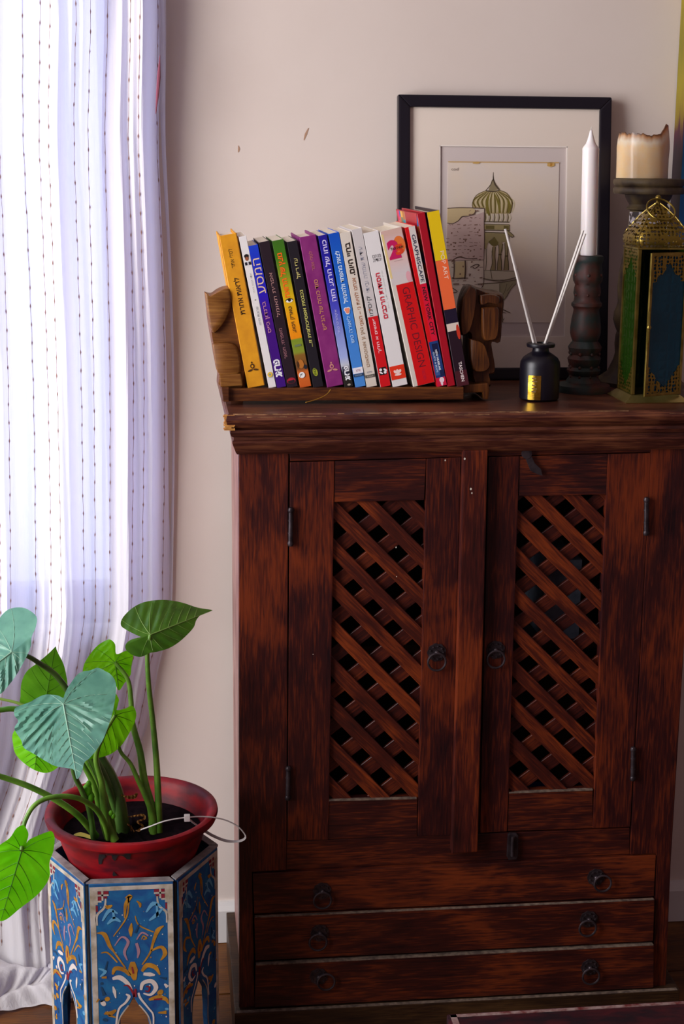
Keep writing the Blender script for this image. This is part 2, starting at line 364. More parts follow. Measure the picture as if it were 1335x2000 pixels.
part('stile', [(1272, 862), (1357, 859), (1333, 1299), (1309, 1690), (1302, 1860), (1299, 1928), (1274, 1930), (1281, 1667), (1230, 1669), (1233, 1600)], 0, .02, W_V)
part('rail', [(564, 876), (1271, 861), (1271, 883), (566, 901)], .001, .02, W_H)
part('rail', [(560, 1643), (1229, 1617), (1229, 1668), (559, 1698)], .002, .02, W_H)
part('centre_post', [(905, 880), (952, 879), (932, 1664), (882, 1668)], -.014, .004, W_V2, bev=.002)
part('rail', [(900, 893), (953, 892), (937, 1626), (881, 1630)], .008, .02, W_V)

def clip(poly, a, b, c):          # keep a*x+b*y <= c
    out = []
    for i in range(len(poly)):
        p, q = poly[i-1], poly[i]; dp = a*p[0]+b*p[1]-c; dq = a*q[0]+b*q[1]-c
        if (dp <= 0) != (dq <= 0): t = dp/(dp-dq); out.append((p[0]+(q[0]-p[0])*t, p[1]+(q[1]-p[1])*t))
        if dq <= 0: out.append(q)
    return out
ringM = {}
def ring_pull(par, px, py, Y, tilt=0):
    """Scalloped backplate with a hanging ring; tilt swings the ring sideways."""
    key = round(tilt, 2)
    c = at(px, py, Y)
    if 'plate' not in ringM:
        b = MB(); n = 44; pts = []
        for k in range(n):
            a = 2*math.pi*k/n; r = .0125*(1+.10*abs(math.sin(4.5*a))); pts.append((r*math.cos(a), -.0012, r*math.sin(a)*1.0))
        b.prism(pts, (0, .0012, 0)); pts = [(p[0]*.72, -.0022, p[2]*.72) for p in pts]; b.prism(pts, (0, .001, 0)); b.sphere((0, -.003, 0), .0038, 10); ringM['plate'] = b
        for k in range(9):
            a = 2*math.pi*k/9; b.sphere((.0095*math.cos(a), -.0022, .0095*math.sin(a)), .0018, 6)
    off = c-ORG[par.name]
    p = obj('pull_plate' if False else 'ring_pull', _pull(tilt), IRON, par, smooth=True, raw=True); p.location = off
    ORG[p.name] = Vector((0, 0, 0)); return p
def _pull(tilt):
    b = MB(); b.add(ringM['plate'].v, ringM['plate'].f)
    pts = [Vector((math.sin(2*math.pi*k/26)*.0128, -.0055, -.0128+math.cos(2*math.pi*k/26)*.0128)) for k in range(26)]
    M = Matrix.Rotation(tilt, 4, 'Y'); b.tube([M @ p for p in pts], .0017, 8, closed=True); return b
def hinge(par, px, y0, y1):
    a = at(px, y0, -.004); c = at(px-1, y1, -.004); b = MB(); b.tube([a, c], .0034, 10)
    for k in (.06, .94): p = a.lerp(c, k); b.sphere(p, .0048, 8)
    for k in (.33, .66): p = a.lerp(c, k); b.tube([p+Vector((0, 0, .001)), p-Vector((0, 0, .001))], .004, 10)
    return obj('hinge', b, IRON, par, smooth=True)
def door(st1, st2, top, bot, opening, base):
    b = MB().px(st1, 0, .018); b.px(st2, 0, .018)
    d = obj('door', b, W_V, cab, bevel=.0012)
    obj('rail', MB().px(top, .001, .018), W_H, d, bevel=.001); obj('rail', MB().px(bot, .001, .018), W_H, d, bevel=.001)
    op = [(opening[0][0]-3, opening[0][1]-4), (opening[1][0]+3, opening[1][1]-4), (opening[2][0]+3, opening[2][1]+4), (opening[3][0]-3, opening[3][1]+4)]
    A, Bv = base[1], base[2]                           # lattice steps: A along the falling slats, Bv along the rising ones
    sl = [at(x_, y_, 0) for x_, y_ in (opening[3], opening[2])]; obj('edge_highlight_strip', MB().prism([(sl[0].x, -.0003, sl[0].z-.0014), (sl[1].x, -.0003, sl[1].z-.0014), (sl[1].x, -.0003, sl[1].z+.0004), (sl[0].x, -.0003, sl[0].z+.0004)], (0, .006, 0)), EDGE_HIGHLIGHT, d)  # pale strip along the sill, its lit line painted in
    for layer, (dr, st, wd, Ya, Yb_) in enumerate([(A, Bv, .50, .0045, .0105), (Bv, A, .50, .0105, .0165)]):
        nx, ny = (dr[1], -dr[0]); c0 = nx*base[0][0]+ny*base[0][1]; ds = nx*st[0]+ny*st[1]
        for k in range(-16, 17):
            mid = c0+ds*(k+.5); h = abs(ds)*wd/2*random.uniform(.95, 1.05); mid += ds*random.uniform(-.025, .025)
            if k % 3 == 0: mid += ds*.015
            p = clip(clip(op, nx, ny, mid+h), -nx, -ny, -(mid-h))
            if len(p) >= 3:
                ar = abs(sum(p[i-1][0]*p[i][1]-p[i][0]*p[i-1][1] for i in range(len(p))))/2
                if ar > 60: obj('slat', MB().px(p, Ya, Yb_), W_D1 if layer == 0 else W_D2, d, bevel=.0007, seg=1)
    return d
random.seed(3)
d1 = door([(566, 903), (653, 901), (641, 1640), (561, 1642)], [(833, 896), (900, 893), (880, 1631), (815, 1634)],
          [(654, 901), (832, 896), (828, 977), (652, 981)], [(642, 1562), (815, 1558), (814, 1634), (641, 1639)],
          [(652, 980), (829, 976), (813, 1559), (642, 1563)], [(701, 1002.5), (38.5, 39.2), (-44.3, 33.6)])
d2 = door([(954, 893), (1014, 891), (990, 1624), (937, 1627)], [(1187, 887), (1271, 885), (1230, 1615), (1157, 1618)],
          [(1014, 891), (1186, 887), (1184, 966), (1013, 969)], [(993, 1547), (1157, 1541), (1157, 1618), (991, 1623)],
          [(1013, 968), (1186, 965), (1157, 1542), (994, 1548)], [(1102, 992), (37.3, 37.0), (-43.8, 31.5)])
ring_pull(d1, 852, 1274, -.0003); ring_pull(d2, 967, 1269, -.0003)
hinge(d1, 568, 992, 1066); hinge(d1, 563, 1498, 1562); hinge(d2, 1262, 972, 1045); hinge(d2, 1236, 1460, 1524)
# swinging hook latch and lower bolt on the second door
a = at(1028, 886, -.003); b = MB(); b.tube([a+Vector((0, .003, 0)), a-Vector((0, .002, 0))], .0072, 16)
b.px([(1024, 890), (1036, 888), (1044, 905), (1056, 916), (1059, 930), (1048, 926), (1036, 920), (1030, 905)], -.0045, -.001); obj('latch', b, IRON, d2, bevel=.0004)
b = MB().px([(992, 1632), (996, 1628), (1008, 1628), (1012, 1633), (1011, 1674), (1007, 1679), (993, 1680), (990, 1674)], -.004, .002); obj('bolt_plate', b, IRON, cab, bevel=.0012)
b = MB(); b.tube([at(1001, 1634, -.006), at(1000, 1672, -.006)], .0028, 10); obj('bolt', b, IRON, cab, smooth=True)
# flecks of pale paint
b = MB()
for (px_, py_, rr, Y) in [(919, 955, .0014, -.0142), (921, 963, .001, -.0142), (869, 899, .001, -.0002), (774, 1126, .0007, .0043), (1221, 1737, .0012, -.0005), (1135, 1867, .0009, -.0085), (907, 896, .0013, -.0142), (611, 1278, .0006, -.0002), (773, 1069, .0009, .0043)]:
    p = at(px_, py_, Y); ell(b, p.x, p.z, rr, rr*1.3, p.y, n=8)
obj('paint_fleck', b, mat('pale_fleck', 'cfc8b8', .8), cab)
# drawers
for i, (q, Y) in enumerate([([(493, 1706), (1280, 1670), (1276, 1750), (496, 1784)], -.001), ([(496, 1788), (1276, 1753.5), (1273, 1835), (498, 1873)], -.005), ([(498, 1878.5), (1273, 1839.5), (1272, 1923), (497, 1962)], -.009)]):
    p = [at(x, y_, 0) for x, y_ in q]
    b = MB().prism([(v.x, Y, v.z) for v in p], (0, .016-Y, 0)); zt = min(v.z for v in p[:2])
    b.box(p[0].x+.012, p[1].x-.014, .016, .24, p[3].z+.006, zt-.010)
    dr = obj('drawer', b, W_H, cab, bevel=.0012)
    if i: tl_, tr_ = p[0], p[1]; obj('edge_highlight_strip', MB().prism([(tl_.x+.001, Y-.0002, tl_.z-.0013), (tr_.x-.001, Y-.0002, tr_.z-.0010), (tr_.x-.001, Y-.0002, tr_.z+.0002), (tl_.x+.001, Y-.0002, tl_.z+.0002)], (0, -Y, 0)), EDGE_HIGHLIGHT, dr)  # strip paints the highlight on the drawer's top edge
    lp, rp = [((629, 1740), (1163, 1713)), ((624, 1822), (1149, 1795)), ((622, 1907), (1151, 1889))][i]
    ring_pull(dr, *lp, Y-.0003, [.0, .22, -1.0][i]); ring_pull(dr, *rp, Y-.0003, [-.85, .18, -.1][i])
b = MB().box(XL-.013, .762, -.016, YB, 0, .0725); obj('plinth', b, W_PL, cab, bevel=.002)
b = MB().box(XL-.010, .758, -.0158, -.0092, .0724, .0731); obj('edge_highlight_strip', b, EDGE_HIGHLIGHT, cab)  # painted highlight along the plinth edge
part('rail', [(493, 1699), (1281, 1664), (1281, 1669), (493, 1704)], .004, .02, W_H, bev=.0005)
# things kept inside, seen through the lattice
b = MB().box(.545, .600, .06, .18, .6142, .735); b.box(.5452, .5998, .0595, .06, .70, .712)
o = obj('cloth_bundle', b, mat('grey_cloth', '8a95a8', .9, 0, '6a7488', 40, bump=.4), None, bevel=.012, seg=3, origin=(.57, .12, .6142)); tag(o, 'grey folded cloth behind the upper lattice of the cabinet door with latch', 'cloth')
b = MB().box(.548, .665, .05, .17, .2802, .340); b.box(.547, .666, .049, .171, .330, .342)
o = obj('storage_box', b, mat('blue_card', '1a2470', .6), None, bevel=.002, origin=(.6, .11, .2802)); tag(o, 'dark blue box low behind the lattice door on the bottom shelf', 'box')

# ---------------------------------------------------------------- low painted table in the foreground
tb = thing('low_table', (.56, -.58, 0), 'worn red painted low table in front of the cabinet', 'table')
RED = mat('worn_red_paint', '3c0c12', .5, 0, '180810', 34, (1, 2.4, 1), bump=.4)
c0 = at(871, 1980, z=.25); c1 = at(1335, 1953, z=.25); ux = (c1-c0).normalized(); uy = Vector((ux.y, -ux.x, 0))
def tp_(a, b_, z): p = c0+ux*a+uy*b_; return Vector((p.x, p.y, z))
b = MB().prism([tp_(0, 0, .228), tp_(.62, 0, .228), tp_(.62, .40, .228), tp_(0, .40, .228)], (0, 0, .022)); obj('table_top', b, RED, tb, bevel=.004)
b = MB()
for a0, b0_, a1_, b1_ in [(.004, .004, .012, .396), (.004, .004, .616, .010)]:
    b.prism([tp_(a0, b0_, .2501), tp_(a1_, b0_, .2501), tp_(a1_, b1_, .2501), tp_(a0, b1_, .2501)], (0, 0, .0006))
obj('worn_edge', b, mat('worn_pale_edge', '8f7a74', .7, 0, '5c1a18', 90), tb)
b = MB().prism([tp_(.03, .03, .19), tp_(.59, .03, .19), tp_(.59, .37, .19), tp_(.03, .37, .19)], (0, 0, .038)); obj('apron', b, RED, tb)
for a0, b0_ in [(.03, .03), (.56, .03), (.03, .34), (.56, .34)]:
    b = MB().prism([tp_(a0, b0_, 0), tp_(a0+.03, b0_, 0), tp_(a0+.03, b0_+.03, 0), tp_(a0, b0_+.03, 0)], (0, 0, .19)); obj('leg', b, RED, tb, bevel=.003)

# ---------------------------------------------------------------- book rack with carved ends
ZR = .992; YS = .058
rk = thing('book_rack', (.26, .13, ZT), 'low wooden book rack with carved animal head ends holding the row of books', 'book rack')
b = MB().px([(434, 759), (905, 756), (905, 780), (434, 784)], YS-.006, YS+.003); obj('front_rail', b, W_RACK, rk, bevel=.0012)
X0 = at(434, 770, YS-.006).x; X1 = at(905, 770, YS-.006).x
b = MB().box(X0, X1, YS+.003, YS+.19, ZR-.009, ZR-.0002); obj('base_board', b, W_RACK, rk, bevel=.001)
for xa in (X0+.012, X1-.03): obj('foot', MB().box(xa, xa+.018, YS+.02, YS+.17, ZT, ZR-.009), W_RACK, rk, bevel=.001)
b = MB().px([(432, 757), (447, 757), (447, 785), (436, 785)], YS-.012, YS-.004); obj('corner_block', b, W_RACK, rk, bevel=.0012)
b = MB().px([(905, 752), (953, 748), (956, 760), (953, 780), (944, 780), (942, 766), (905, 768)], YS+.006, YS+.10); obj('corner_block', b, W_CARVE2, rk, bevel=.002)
def carved(poly, Y0, Y1, m, inset=.004):
    """Rounded carved block: outline shrinks towards the front and back faces."""
    P = [at(x, y_, (Y0+Y1)/2) for x, y_ in poly]; P = crv([(p.x, p.z, 0) for p in P+[P[0]]], 3)[:-1]
    cx_ = sum(p.x for p in P)/len(P); cz_ = sum(p.y for p in P)/len(P); b = MB(); lv = [(0, .84), (.06, .93), (.2, .99), (.5, 1.0), (.8, .99), (.94, .93), (1, .84)]; n = len(P)
    for t_, s_ in lv:
        for p in P: b.v.append((cx_+(p.x-cx_)*s_, Y0+(Y1-Y0)*t_, cz_+(p.y-cz_)*(s_+(1-s_)*.6)))
    b.f = [(i*n+k, i*n+(k+1) % n, (i+1)*n+(k+1) % n, (i+1)*n+k) for i in range(len(lv)-1) for k in range(n)]+[tuple(range(n-1, -1, -1)), tuple(range((len(lv)-1)*n, len(lv)*n))]; b.m = [0]*len(b.f); return b
# left head, seen from behind and partly hidden by the first book
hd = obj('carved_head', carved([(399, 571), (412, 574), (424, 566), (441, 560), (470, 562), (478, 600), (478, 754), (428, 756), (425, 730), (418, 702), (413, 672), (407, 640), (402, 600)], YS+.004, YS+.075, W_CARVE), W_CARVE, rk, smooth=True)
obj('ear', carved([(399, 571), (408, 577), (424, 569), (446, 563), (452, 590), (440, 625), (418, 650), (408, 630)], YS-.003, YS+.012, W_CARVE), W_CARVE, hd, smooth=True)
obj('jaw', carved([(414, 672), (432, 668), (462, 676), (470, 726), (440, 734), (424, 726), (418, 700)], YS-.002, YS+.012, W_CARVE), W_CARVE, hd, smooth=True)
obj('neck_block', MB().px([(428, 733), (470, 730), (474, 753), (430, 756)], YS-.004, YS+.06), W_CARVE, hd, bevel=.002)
# right head
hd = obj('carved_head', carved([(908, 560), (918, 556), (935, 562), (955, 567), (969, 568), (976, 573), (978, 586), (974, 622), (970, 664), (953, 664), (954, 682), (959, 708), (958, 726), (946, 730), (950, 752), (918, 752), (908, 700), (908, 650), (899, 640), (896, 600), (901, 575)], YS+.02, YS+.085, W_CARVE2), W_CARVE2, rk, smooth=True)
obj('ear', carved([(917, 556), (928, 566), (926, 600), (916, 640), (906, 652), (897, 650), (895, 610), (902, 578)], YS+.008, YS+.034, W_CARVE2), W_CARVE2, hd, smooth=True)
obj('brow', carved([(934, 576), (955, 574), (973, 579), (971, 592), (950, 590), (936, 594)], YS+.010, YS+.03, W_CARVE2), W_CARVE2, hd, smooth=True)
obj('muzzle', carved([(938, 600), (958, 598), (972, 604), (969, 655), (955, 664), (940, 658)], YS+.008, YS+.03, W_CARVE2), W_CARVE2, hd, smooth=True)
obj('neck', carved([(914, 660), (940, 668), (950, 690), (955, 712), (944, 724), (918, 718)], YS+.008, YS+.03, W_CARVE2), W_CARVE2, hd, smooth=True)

# ---------------------------------------------------------------- books
def C(h, r=.45): return mat('print_'+h, h, r)
GRAD = {}
def grad(name, stops, z0, z1, rough=.4):
    """Printed colour run along the spine (z in metres from the book's foot)."""
    mt = bpy.data.materials.new(name); mt.use_nodes = True; nt = mt.node_tree; b_ = nt.nodes['Principled BSDF']; b_.inputs['Roughness'].default_value = rough
    tc = nt.nodes.new('ShaderNodeTexCoord'); sx = nt.nodes.new('ShaderNodeSeparateXYZ'); mr = nt.nodes.new('ShaderNodeMapRange'); mr.inputs[1].default_value = z0; mr.inputs[2].default_value = z1
    cr = nt.nodes.new('ShaderNodeValToRGB'); e = cr.color_ramp.elements; e[0].position = stops[0][0]; e[0].color = lin(stops[0][1]); e[1].position = stops[-1][0]; e[1].color = lin(stops[-1][1])
    for p, c in stops[1:-1]: k = e.new(p); k.color = lin(c)
    nt.links.new(tc.outputs['Object'], sx.inputs[0]); nt.links.new(sx.outputs[2], mr.inputs[0]); nt.links.new(mr.outputs[0], cr.inputs[0]); nt.links.new(cr.outputs[0], b_.inputs['Base Color']); return mt
def book(label, q, depth, cover, hard=False, dz=0, dy=0):
    TL, TR, BR, BL = [at(x, y_, YS+dy) for x, y_ in q]
    P = Vector((BL.x, YS+dy, ZR+.0004)); v = Vector((TL.x-P.x, 0, TL.z-P.z)); h = v.length; a = math.atan2(-v.x, v.z)
    t = Vector((math.cos(a), 0, math.sin(a))); th = min((BR-P).dot(t), (TR-TL).dot(t))-.0005
    o = thing('book', P, label, 'book', 'books in the carved rack', rot=(0, -a, 0))
    e = .0028 if hard else .0009; ct = .0022 if hard else .0006
    b = MB(); b.box(0, th, 0, ct, 0, h); b.box(0, ct, ct, depth, 0, h); b.box(th-ct, th, ct, depth, 0, h)
    cv = obj('cover', b, cover, o, raw=True, bevel=.0006 if hard else .0002, seg=1)
    b = MB(); b.box(ct, th-ct, ct, depth-e, e, h-e*(1.6 if hard else 1)); obj('pages', b, PAGES, o, raw=True)
    o['h'] = h; o['t'] = th; return o, th, h
def prints(o, h, th, items, yy=-.00025):
    """items: ('t', text, f0, f1, x0, x1, orient, colour[, bold]) / ('b', f0, f1, x0, x1, colour) / ('e', f, x, rx, rz, colour); f runs down from the head, x across."""
    by = {}
    for k, it in enumerate(items):
        y_ = yy-.00006*k
        key = (it[0], it[7] if it[0] == 't' else it[5]); mb = by.setdefault((k, key), MB())
        if it[0] == 't': text(mb, it[1], it[4]*th, it[5]*th, h*(1-it[3]), h*(1-it[2]), it[6], y_, bold=it[8] if len(it) > 8 else .01)
        elif it[0] == 'b': rect(mb, it[3]*th+.0001, it[4]*th-.0001, h*(1-it[2])+.0001, h*(1-it[1])-.0001, y_)
        else: ell(mb, it[2]*th, h*(1-it[1]), it[3]*th, it[4]*th, y_, rot=it[6] if len(it) > 6 else 0)
    for (k, key), mb in by.items():
        m = key[1]; m = C(m) if isinstance(m, str) else m
        obj({'t': 'lettering', 'b': 'spine_band', 'e': 'spine_emblem'}[key[0]], mb, m, o, raw=True)
H = lambda s: s[::-1]
def lotus(f, x, s, c): return [('e', f-.028*s, x, .055*s, .055*s, c), ('e', f-.004*s, x, .13*s, .15*s, c), ('e', f+.022*s, x-.17*s, .16*s, .06*s, c, .25), ('e', f+.022*s, x+.17*s, .16*s, .06*s, c, -.25)]

yl = mat('yellow_cloth_cover', 'd08a04', .6, 0, 'e09a08', 60, bump=.1)
o, th, h = book('ochre yellow hardback book at the start of the row, beside the carved head', [(428, 461), (462, 457), (522, 755), (484, 760)], .145, yl, True)
prints(o, h, th, [('t', H('לסלי אתר'), .09, .215, .33, .58, 'ccw', '6a4a10'), ('t', H('לראות אחרת'), .28, .52, .33, .66, 'ccw', '3a220a', .02)]+lotus(.865, .5, 1.0, '4a2c0a')+[('e', .862, .5, .06, .07, 'e0960a')])
wh = mat('white_paper_cover', 'e6e2e0', .45)
o, th, h = book('thin white paperback with a tiny portrait of a man in a suit', [(466, 463), (483, 461), (540, 757), (525, 761)], .14, wh)
prints(o, h, th, [('e', .142, .5, .26, .34, '8a4a30'), ('e', .128, .5, .32, .26, '1a1012'), ('e', .144, .5, .2, .24, '9a5a3c'), ('b', .166, .187, .1, .92, '1a1a28'), ('b', .166, .187, .42, .62, 'd8d4dc'), ('b', .168, .187, .49, .54, '101018'),
    ('t', H('עדי נבון לכל'), .24, .37, .45, .68, 'ccw', '9a9a94', 0), ('e', .415, .5, .07, .07, '303030'), ('t', H('אהבת חיינו'), .46, .58, .4, .65, 'ccw', '7a7e88', 0), ('e', .912, .5, .34, .34, 'e8c040'), ('e', .912, .5, .14, .14, '8a9a9a'), ('b', .928, .932, .2, .8, '9a9a90')])
g3 = grad('blue_violet_print', [(0, '3c0a78'), (.45, '42067c'), (.62, '2410b4'), (.88, '1436c4'), (1, '0c48c8')], 0, .215)
o, th, h = book('slim paperback fading from blue to violet with large white title', [(485, 481), (504, 478), (559, 753), (541, 757)], .135, g3)
prints(o, h, th, [('t', H('המסע'), .09, .335, .12, .88, 'ccw', 'e8c8a8', 0), ('t', H('ברנדון בייס'), .39, .61, .25, .72, 'ccw', 'c88aa0', .01), ('t', H('פראג'), .80, .925, .12, .86, 'ccw', 'f0f0f4', .04)])
dk = mat('dark_plum_cover', '241620', .4)
o, th, h = book('near-black plum paperback with fine rose lettering and a red mark at its foot', [(505, 474), (526, 470), (582, 756), (561, 760)], .14, dk)
prints(o, h, th, [('t', H('אפרית תאומל'), .21, .51, .33, .68, 'ccw', 'b88a84', 0), ('t', H('מאפרתי. תפאר'), .59, .80, .30, .58, 'ccw', 'a8727a', 0), ('e', .955, .5, .42, .3, 'a01c30'), ('e', .961, .5, .34, .2, '241620'), ('b', .945, .952, .3, .7, 'c02038')])
g5 = grad('green_amber_print', [(0, 'c85a1c'), (.1, 'd06a28'), (.13, '7a4a24'), (.22, '8a6024'), (.24, '86942c'), (.33, '7e9428'), (.335, 'f08c04'), (.45, 'f4a008'), (.62, 'd8b40c'), (.75, '84941a'), (.88, '3e7a10'), (1, '3a6a18')], 0, .207)
o, th, h = book('green and amber paperback with an open eye printed on it', [(531, 471), (554, 468), (612, 755), (586, 759)], .14, g5)
prints(o, h, th, [('t', H('נוצץ של הרואה'), .085, .385, .12, .78, 'ccw', 'ff6410', .03), ('e', .405, .5, .34, .17, '20200c'), ('e', .409, .5, .30, .14, 'f4f0e4'), ('e', .402, .52, .14, .16, '100c0c'),
    ('t', H('טארק וינאצ'), .445, .625, .3, .68, 'ccw', '4a2c14', .02), ('b', .705, .72, .2, .8, '6a7a58'), ('e', .84, .45, .26, .40, 'b87028'), ('e', .84, .2, .12, .30, '4a2c12'), ('e', .865, .8, .14, .2, '1c2430'), ('e', .915, .36, .27, .27, 'f0eeea'), ('t', H('פו'), .905, .925, .2, .5, 'up', '182430')])
bk = mat('black_cover', '1c1820', .4)
o, th, h = book('black paperback with pale yellow hand lettered title and green stamp', [(560, 473), (582, 468), (632, 756), (612, 760)], .145, bk)
prints(o, h, th, [('t', H('עדי רפול'), .115, .25, .30, .72, 'ccw', 'd8cc7c', .01), ('t', H('נכנסת אפסיכולוגית זו...'), .33, .72, .32, .70, 'ccw', 'ccc86a', .02), ('e', .895, .45, .24, .42, '9ea42c', .15), ('t', H('גא'), .87, .915, .3, .55, 'ccw', '4a5a14', .03)])
pu = mat('purple_cloth_cover', '7a1268', .55, 0, '8a2a74', 50)
o, th, h = book('thick purple hardback book with gilt letters and a marker ribbon', [(584, 464), (617, 459), (672, 756), (639, 760)], .15, pu, True)
prints(o, h, th, [('t', H('לסלי אתר'), .10, .225, .38, .60, 'ccw', 'b86a64'), ('t', H('סוד כוחה של הנפש'), .285, .62, .34, .62, 'ccw', 'cc8a62', .01)]+lotus(.868, .5, 1.0, 'cc8a80')+[('e', .865, .5, .06, .07, '7a1a66')])
b = MB(); pt = [at(x, y_, YS-.012-.01*k) for k, (x, y_) in enumerate([(645, 761), (640, 768), (630, 775), (615, 781), (597, 786)])]; pt = [p+Vector((0, .0, 0)) for p in pt]
a_ = o.rotation_euler.y; Mi = (Matrix.Translation(o.location) @ Matrix.Rotation(a_, 4, 'Y')).inverted()
b.tube(crv([Mi @ Vector((p.x, max(p.y, -.01), p.z)) for p in pt], 4), .0007, 6); obj('ribbon', b, mat('gold_ribbon', 'b88a28', .6), o, raw=True)
g8 = grad('indigo_sky_print', [(0, '201c1c'), (.045, '28241e'), (.10, '1c1a24'), (.15, 'c8ccd8'), (.2, 'a4b4e8'), (.35, '8a96d8'), (.52, '4a4cc4'), (.75, '2220a8'), (1, '1e1290')], 0, .212)
o, th, h = book('indigo paperback paling to sky blue with bold white title', [(621, 461), (638, 456), (692, 755), (673, 759)], .14, g8)
prints(o, h, th, [('t', H('כוחו של הרגע הזה'), .03, .43, .22, .82, 'ccw', 'dcd4f8', .02), ('t', H('אקהרט טול'), .485, .64, .3, .68, 'ccw', 'ccc8f0', .0), ('b', .862, .915, .1, .7, '20203c'), ('t', H('פראג'), .86, .955, .25, .85, 'ccw', 'f0f0f4', .04), ('e', .985, .55, .2, .12, 'b8b0a0')])
g9 = grad('bright_blue_print', [(0, '4a8cd8'), (.5, '3a80d8'), (.75, '1866c8'), (1, '0a50c0')], 0, .212)
o, th, h = book('bright blue paperback with a small pink heart under its title', [(641, 457), (662, 453), (715, 756), (694, 760)], .145, g9)
prints(o, h, th, [('t', H('לצאת מהפחד ולהתחיל'), .115, .45, .28, .72, 'ccw', 'e4f4fc', .02), ('e', .490, .38, .2, .2, 'e8eef4', 0), ('e', .490, .62, .2, .2, 'e8eef4'), ('e', .505, .5, .22, .28, 'e8eef4'), ('e', .492, .4, .15, .15, 'f09070'), ('e', .492, .6, .15, .15, 'f09070'), ('e', .504, .5, .17, .2, 'f09070'),
    ('t', H('ליאורה טש'), .535, .71, .28, .66, 'ccw', 'b8dcf8', .01), ('b', .872, .912, .0, 1, 'eceaf0'), ('t', 'X790', .885, .9, .3, .75, 'up', 'b07080'), ('b', .914, .932, .0, 1, '2c4468'), ('t', 'STROGIM', .918, .928, .15, .8, 'up', '8aa0b8')])
cr_ = mat('cream_paper_cover', 'dcd2c4', .5)
o, th, h = book('cream paperback with black and brown title beside the blue one', [(663, 456), (684, 452), (738, 755), (716, 759)], .15, cr_)
prints(o, h, th, [('t', H('בחיי היום.'), .065, .275, .32, .78, 'ccw', '2a1c14', .03), ('t', H('אנחנו להיות ני – האני'), .29, .60, .34, .72, 'ccw', 'a8683c', .01), ('t', H('גאן ון אאוטסאוט'), .61, .87, .34, .72, 'ccw', 'a08060', .01), ('t', 'SOTN', .898, .91, .25, .7, 'up', '8a8aa0'), ('b', .92, .94, .0, 1, '5a564e'), ('t', 'FOCUS', .925, .936, .2, .8, 'up', 'b8b0a4')])
gy = mat('pale_grey_paper_cover', 'cfc8c6', .5)
o, th, h = book('grey and red paperback with handwritten script above the red half', [(686, 449), (707, 447), (765, 753), (743, 758)], .15, gy)
prints(o, h, th, [('t', H('עידית שמחה וביתי'), .11, .395, .34, .66, 'ccw', '9a9aa8', -.005), ('t', H('קיסמו'), .42, .545, .25, .68, 'ccw', '4a5054', 0), ('e', .505, .3, .1, .1, 'b87058'), ('b', .55, 1, 0, 1, 'd40c18'),
    ('t', H('פוגשים א הלוך'), .56, .785, .36, .74, 'ccw', 'f4dcdc', .01), ('b', .875, .925, .15, .85, '141014'), ('e', .89, .3, .14, .14, 'f0ecec', .5), ('e', .91, .7, .14, .14, 'f0ecec', .5), ('e', .895, .75, .1, .2, 'f0ecec', .9), ('e', .91, .3, .08, .2, 'f0ecec', .9)])
o, th, h = book('broad white paperback with red title and red band at its foot', [(709, 456), (739, 451), (799, 748), (767, 757)], .155, wh)
prints(o, h, th, [('t', H('מנחם'), .145, .165, .3, .85, 'up', '6a6468', 0), ('t', H('יהודיה'), .17, .19, .3, .85, 'up', '6a6468', 0), ('t', H('הסודות הרכבים'), .26, .555, .28, .56, 'ccw', 'd02038', .03), ('t', H('סוף מסע אל תוך הלב'), .25, .50, .66, .76, 'ccw', 'c4ccc8', 0),
    ('b', .865, .955, 0, 1, 'e43414'), ('e', .905, .5, .1, .16, 'f4d8d0'), ('e', .905, .35, .09, .14, 'f4d8d0', .7), ('e', .905, .65, .09, .14, 'f4d8d0', -.7), ('e', .925, .5, .24, .07, 'f4d8d0')])
o, th, h = book('widest book, half white and half red, with GRAPHIC DESIGN down its spine', [(741, 453), (786, 444), (850, 749), (807, 756)], .17, mat('ivory_cover', 'd8d0c4', .4), True)
pk = grad('pink_wash_print', [(0, 'd8ccc8'), (.65, 'd8ccc8'), (.75, 'd4c8c8'), (.85, 'e0bcb4'), (.95, 'd8bcc0'), (1, 'd4b0a4')], 0, .215)
prints(o, h, th, [('b', .0, .345, .04, .98, pk), ('b', .02, .30, .03, .13, 'e4cc8c'), ('e', .105, .74, .26, .40, 'e47430'), ('e', .31, .85, .12, .25, 'e0a4ac'),
    ('t', '2', .065, .185, .18, .72, 'up', 'c4145c', .06), ('t', '5', .10, .165, .5, .86, 'up', 'd8401c', .05), ('t', 'TASCHEN', .112, .128, .3, .88, 'up', '2a1018', .02), ('b', .196, .199, .35, .75, 'a8888c'),
    ('b', .345, .998, .2, .985, 'd2060c'), ('t', 'GRAPHIC DESIGN', .37, .885, .44, .76, 'cw', '6a1022', 0), ('t', 'TASCHEN', .90, .97, .52, .66, 'cw', 'b4163c', 0)])
rd = mat('bright_red_cover', 'd80c14', .4)
o, th, h = book('red book lettered GRAPHISCAPE and NEW YORK CITY', [(790, 445), (815, 442), (873, 753), (853, 758)], .175, rd)
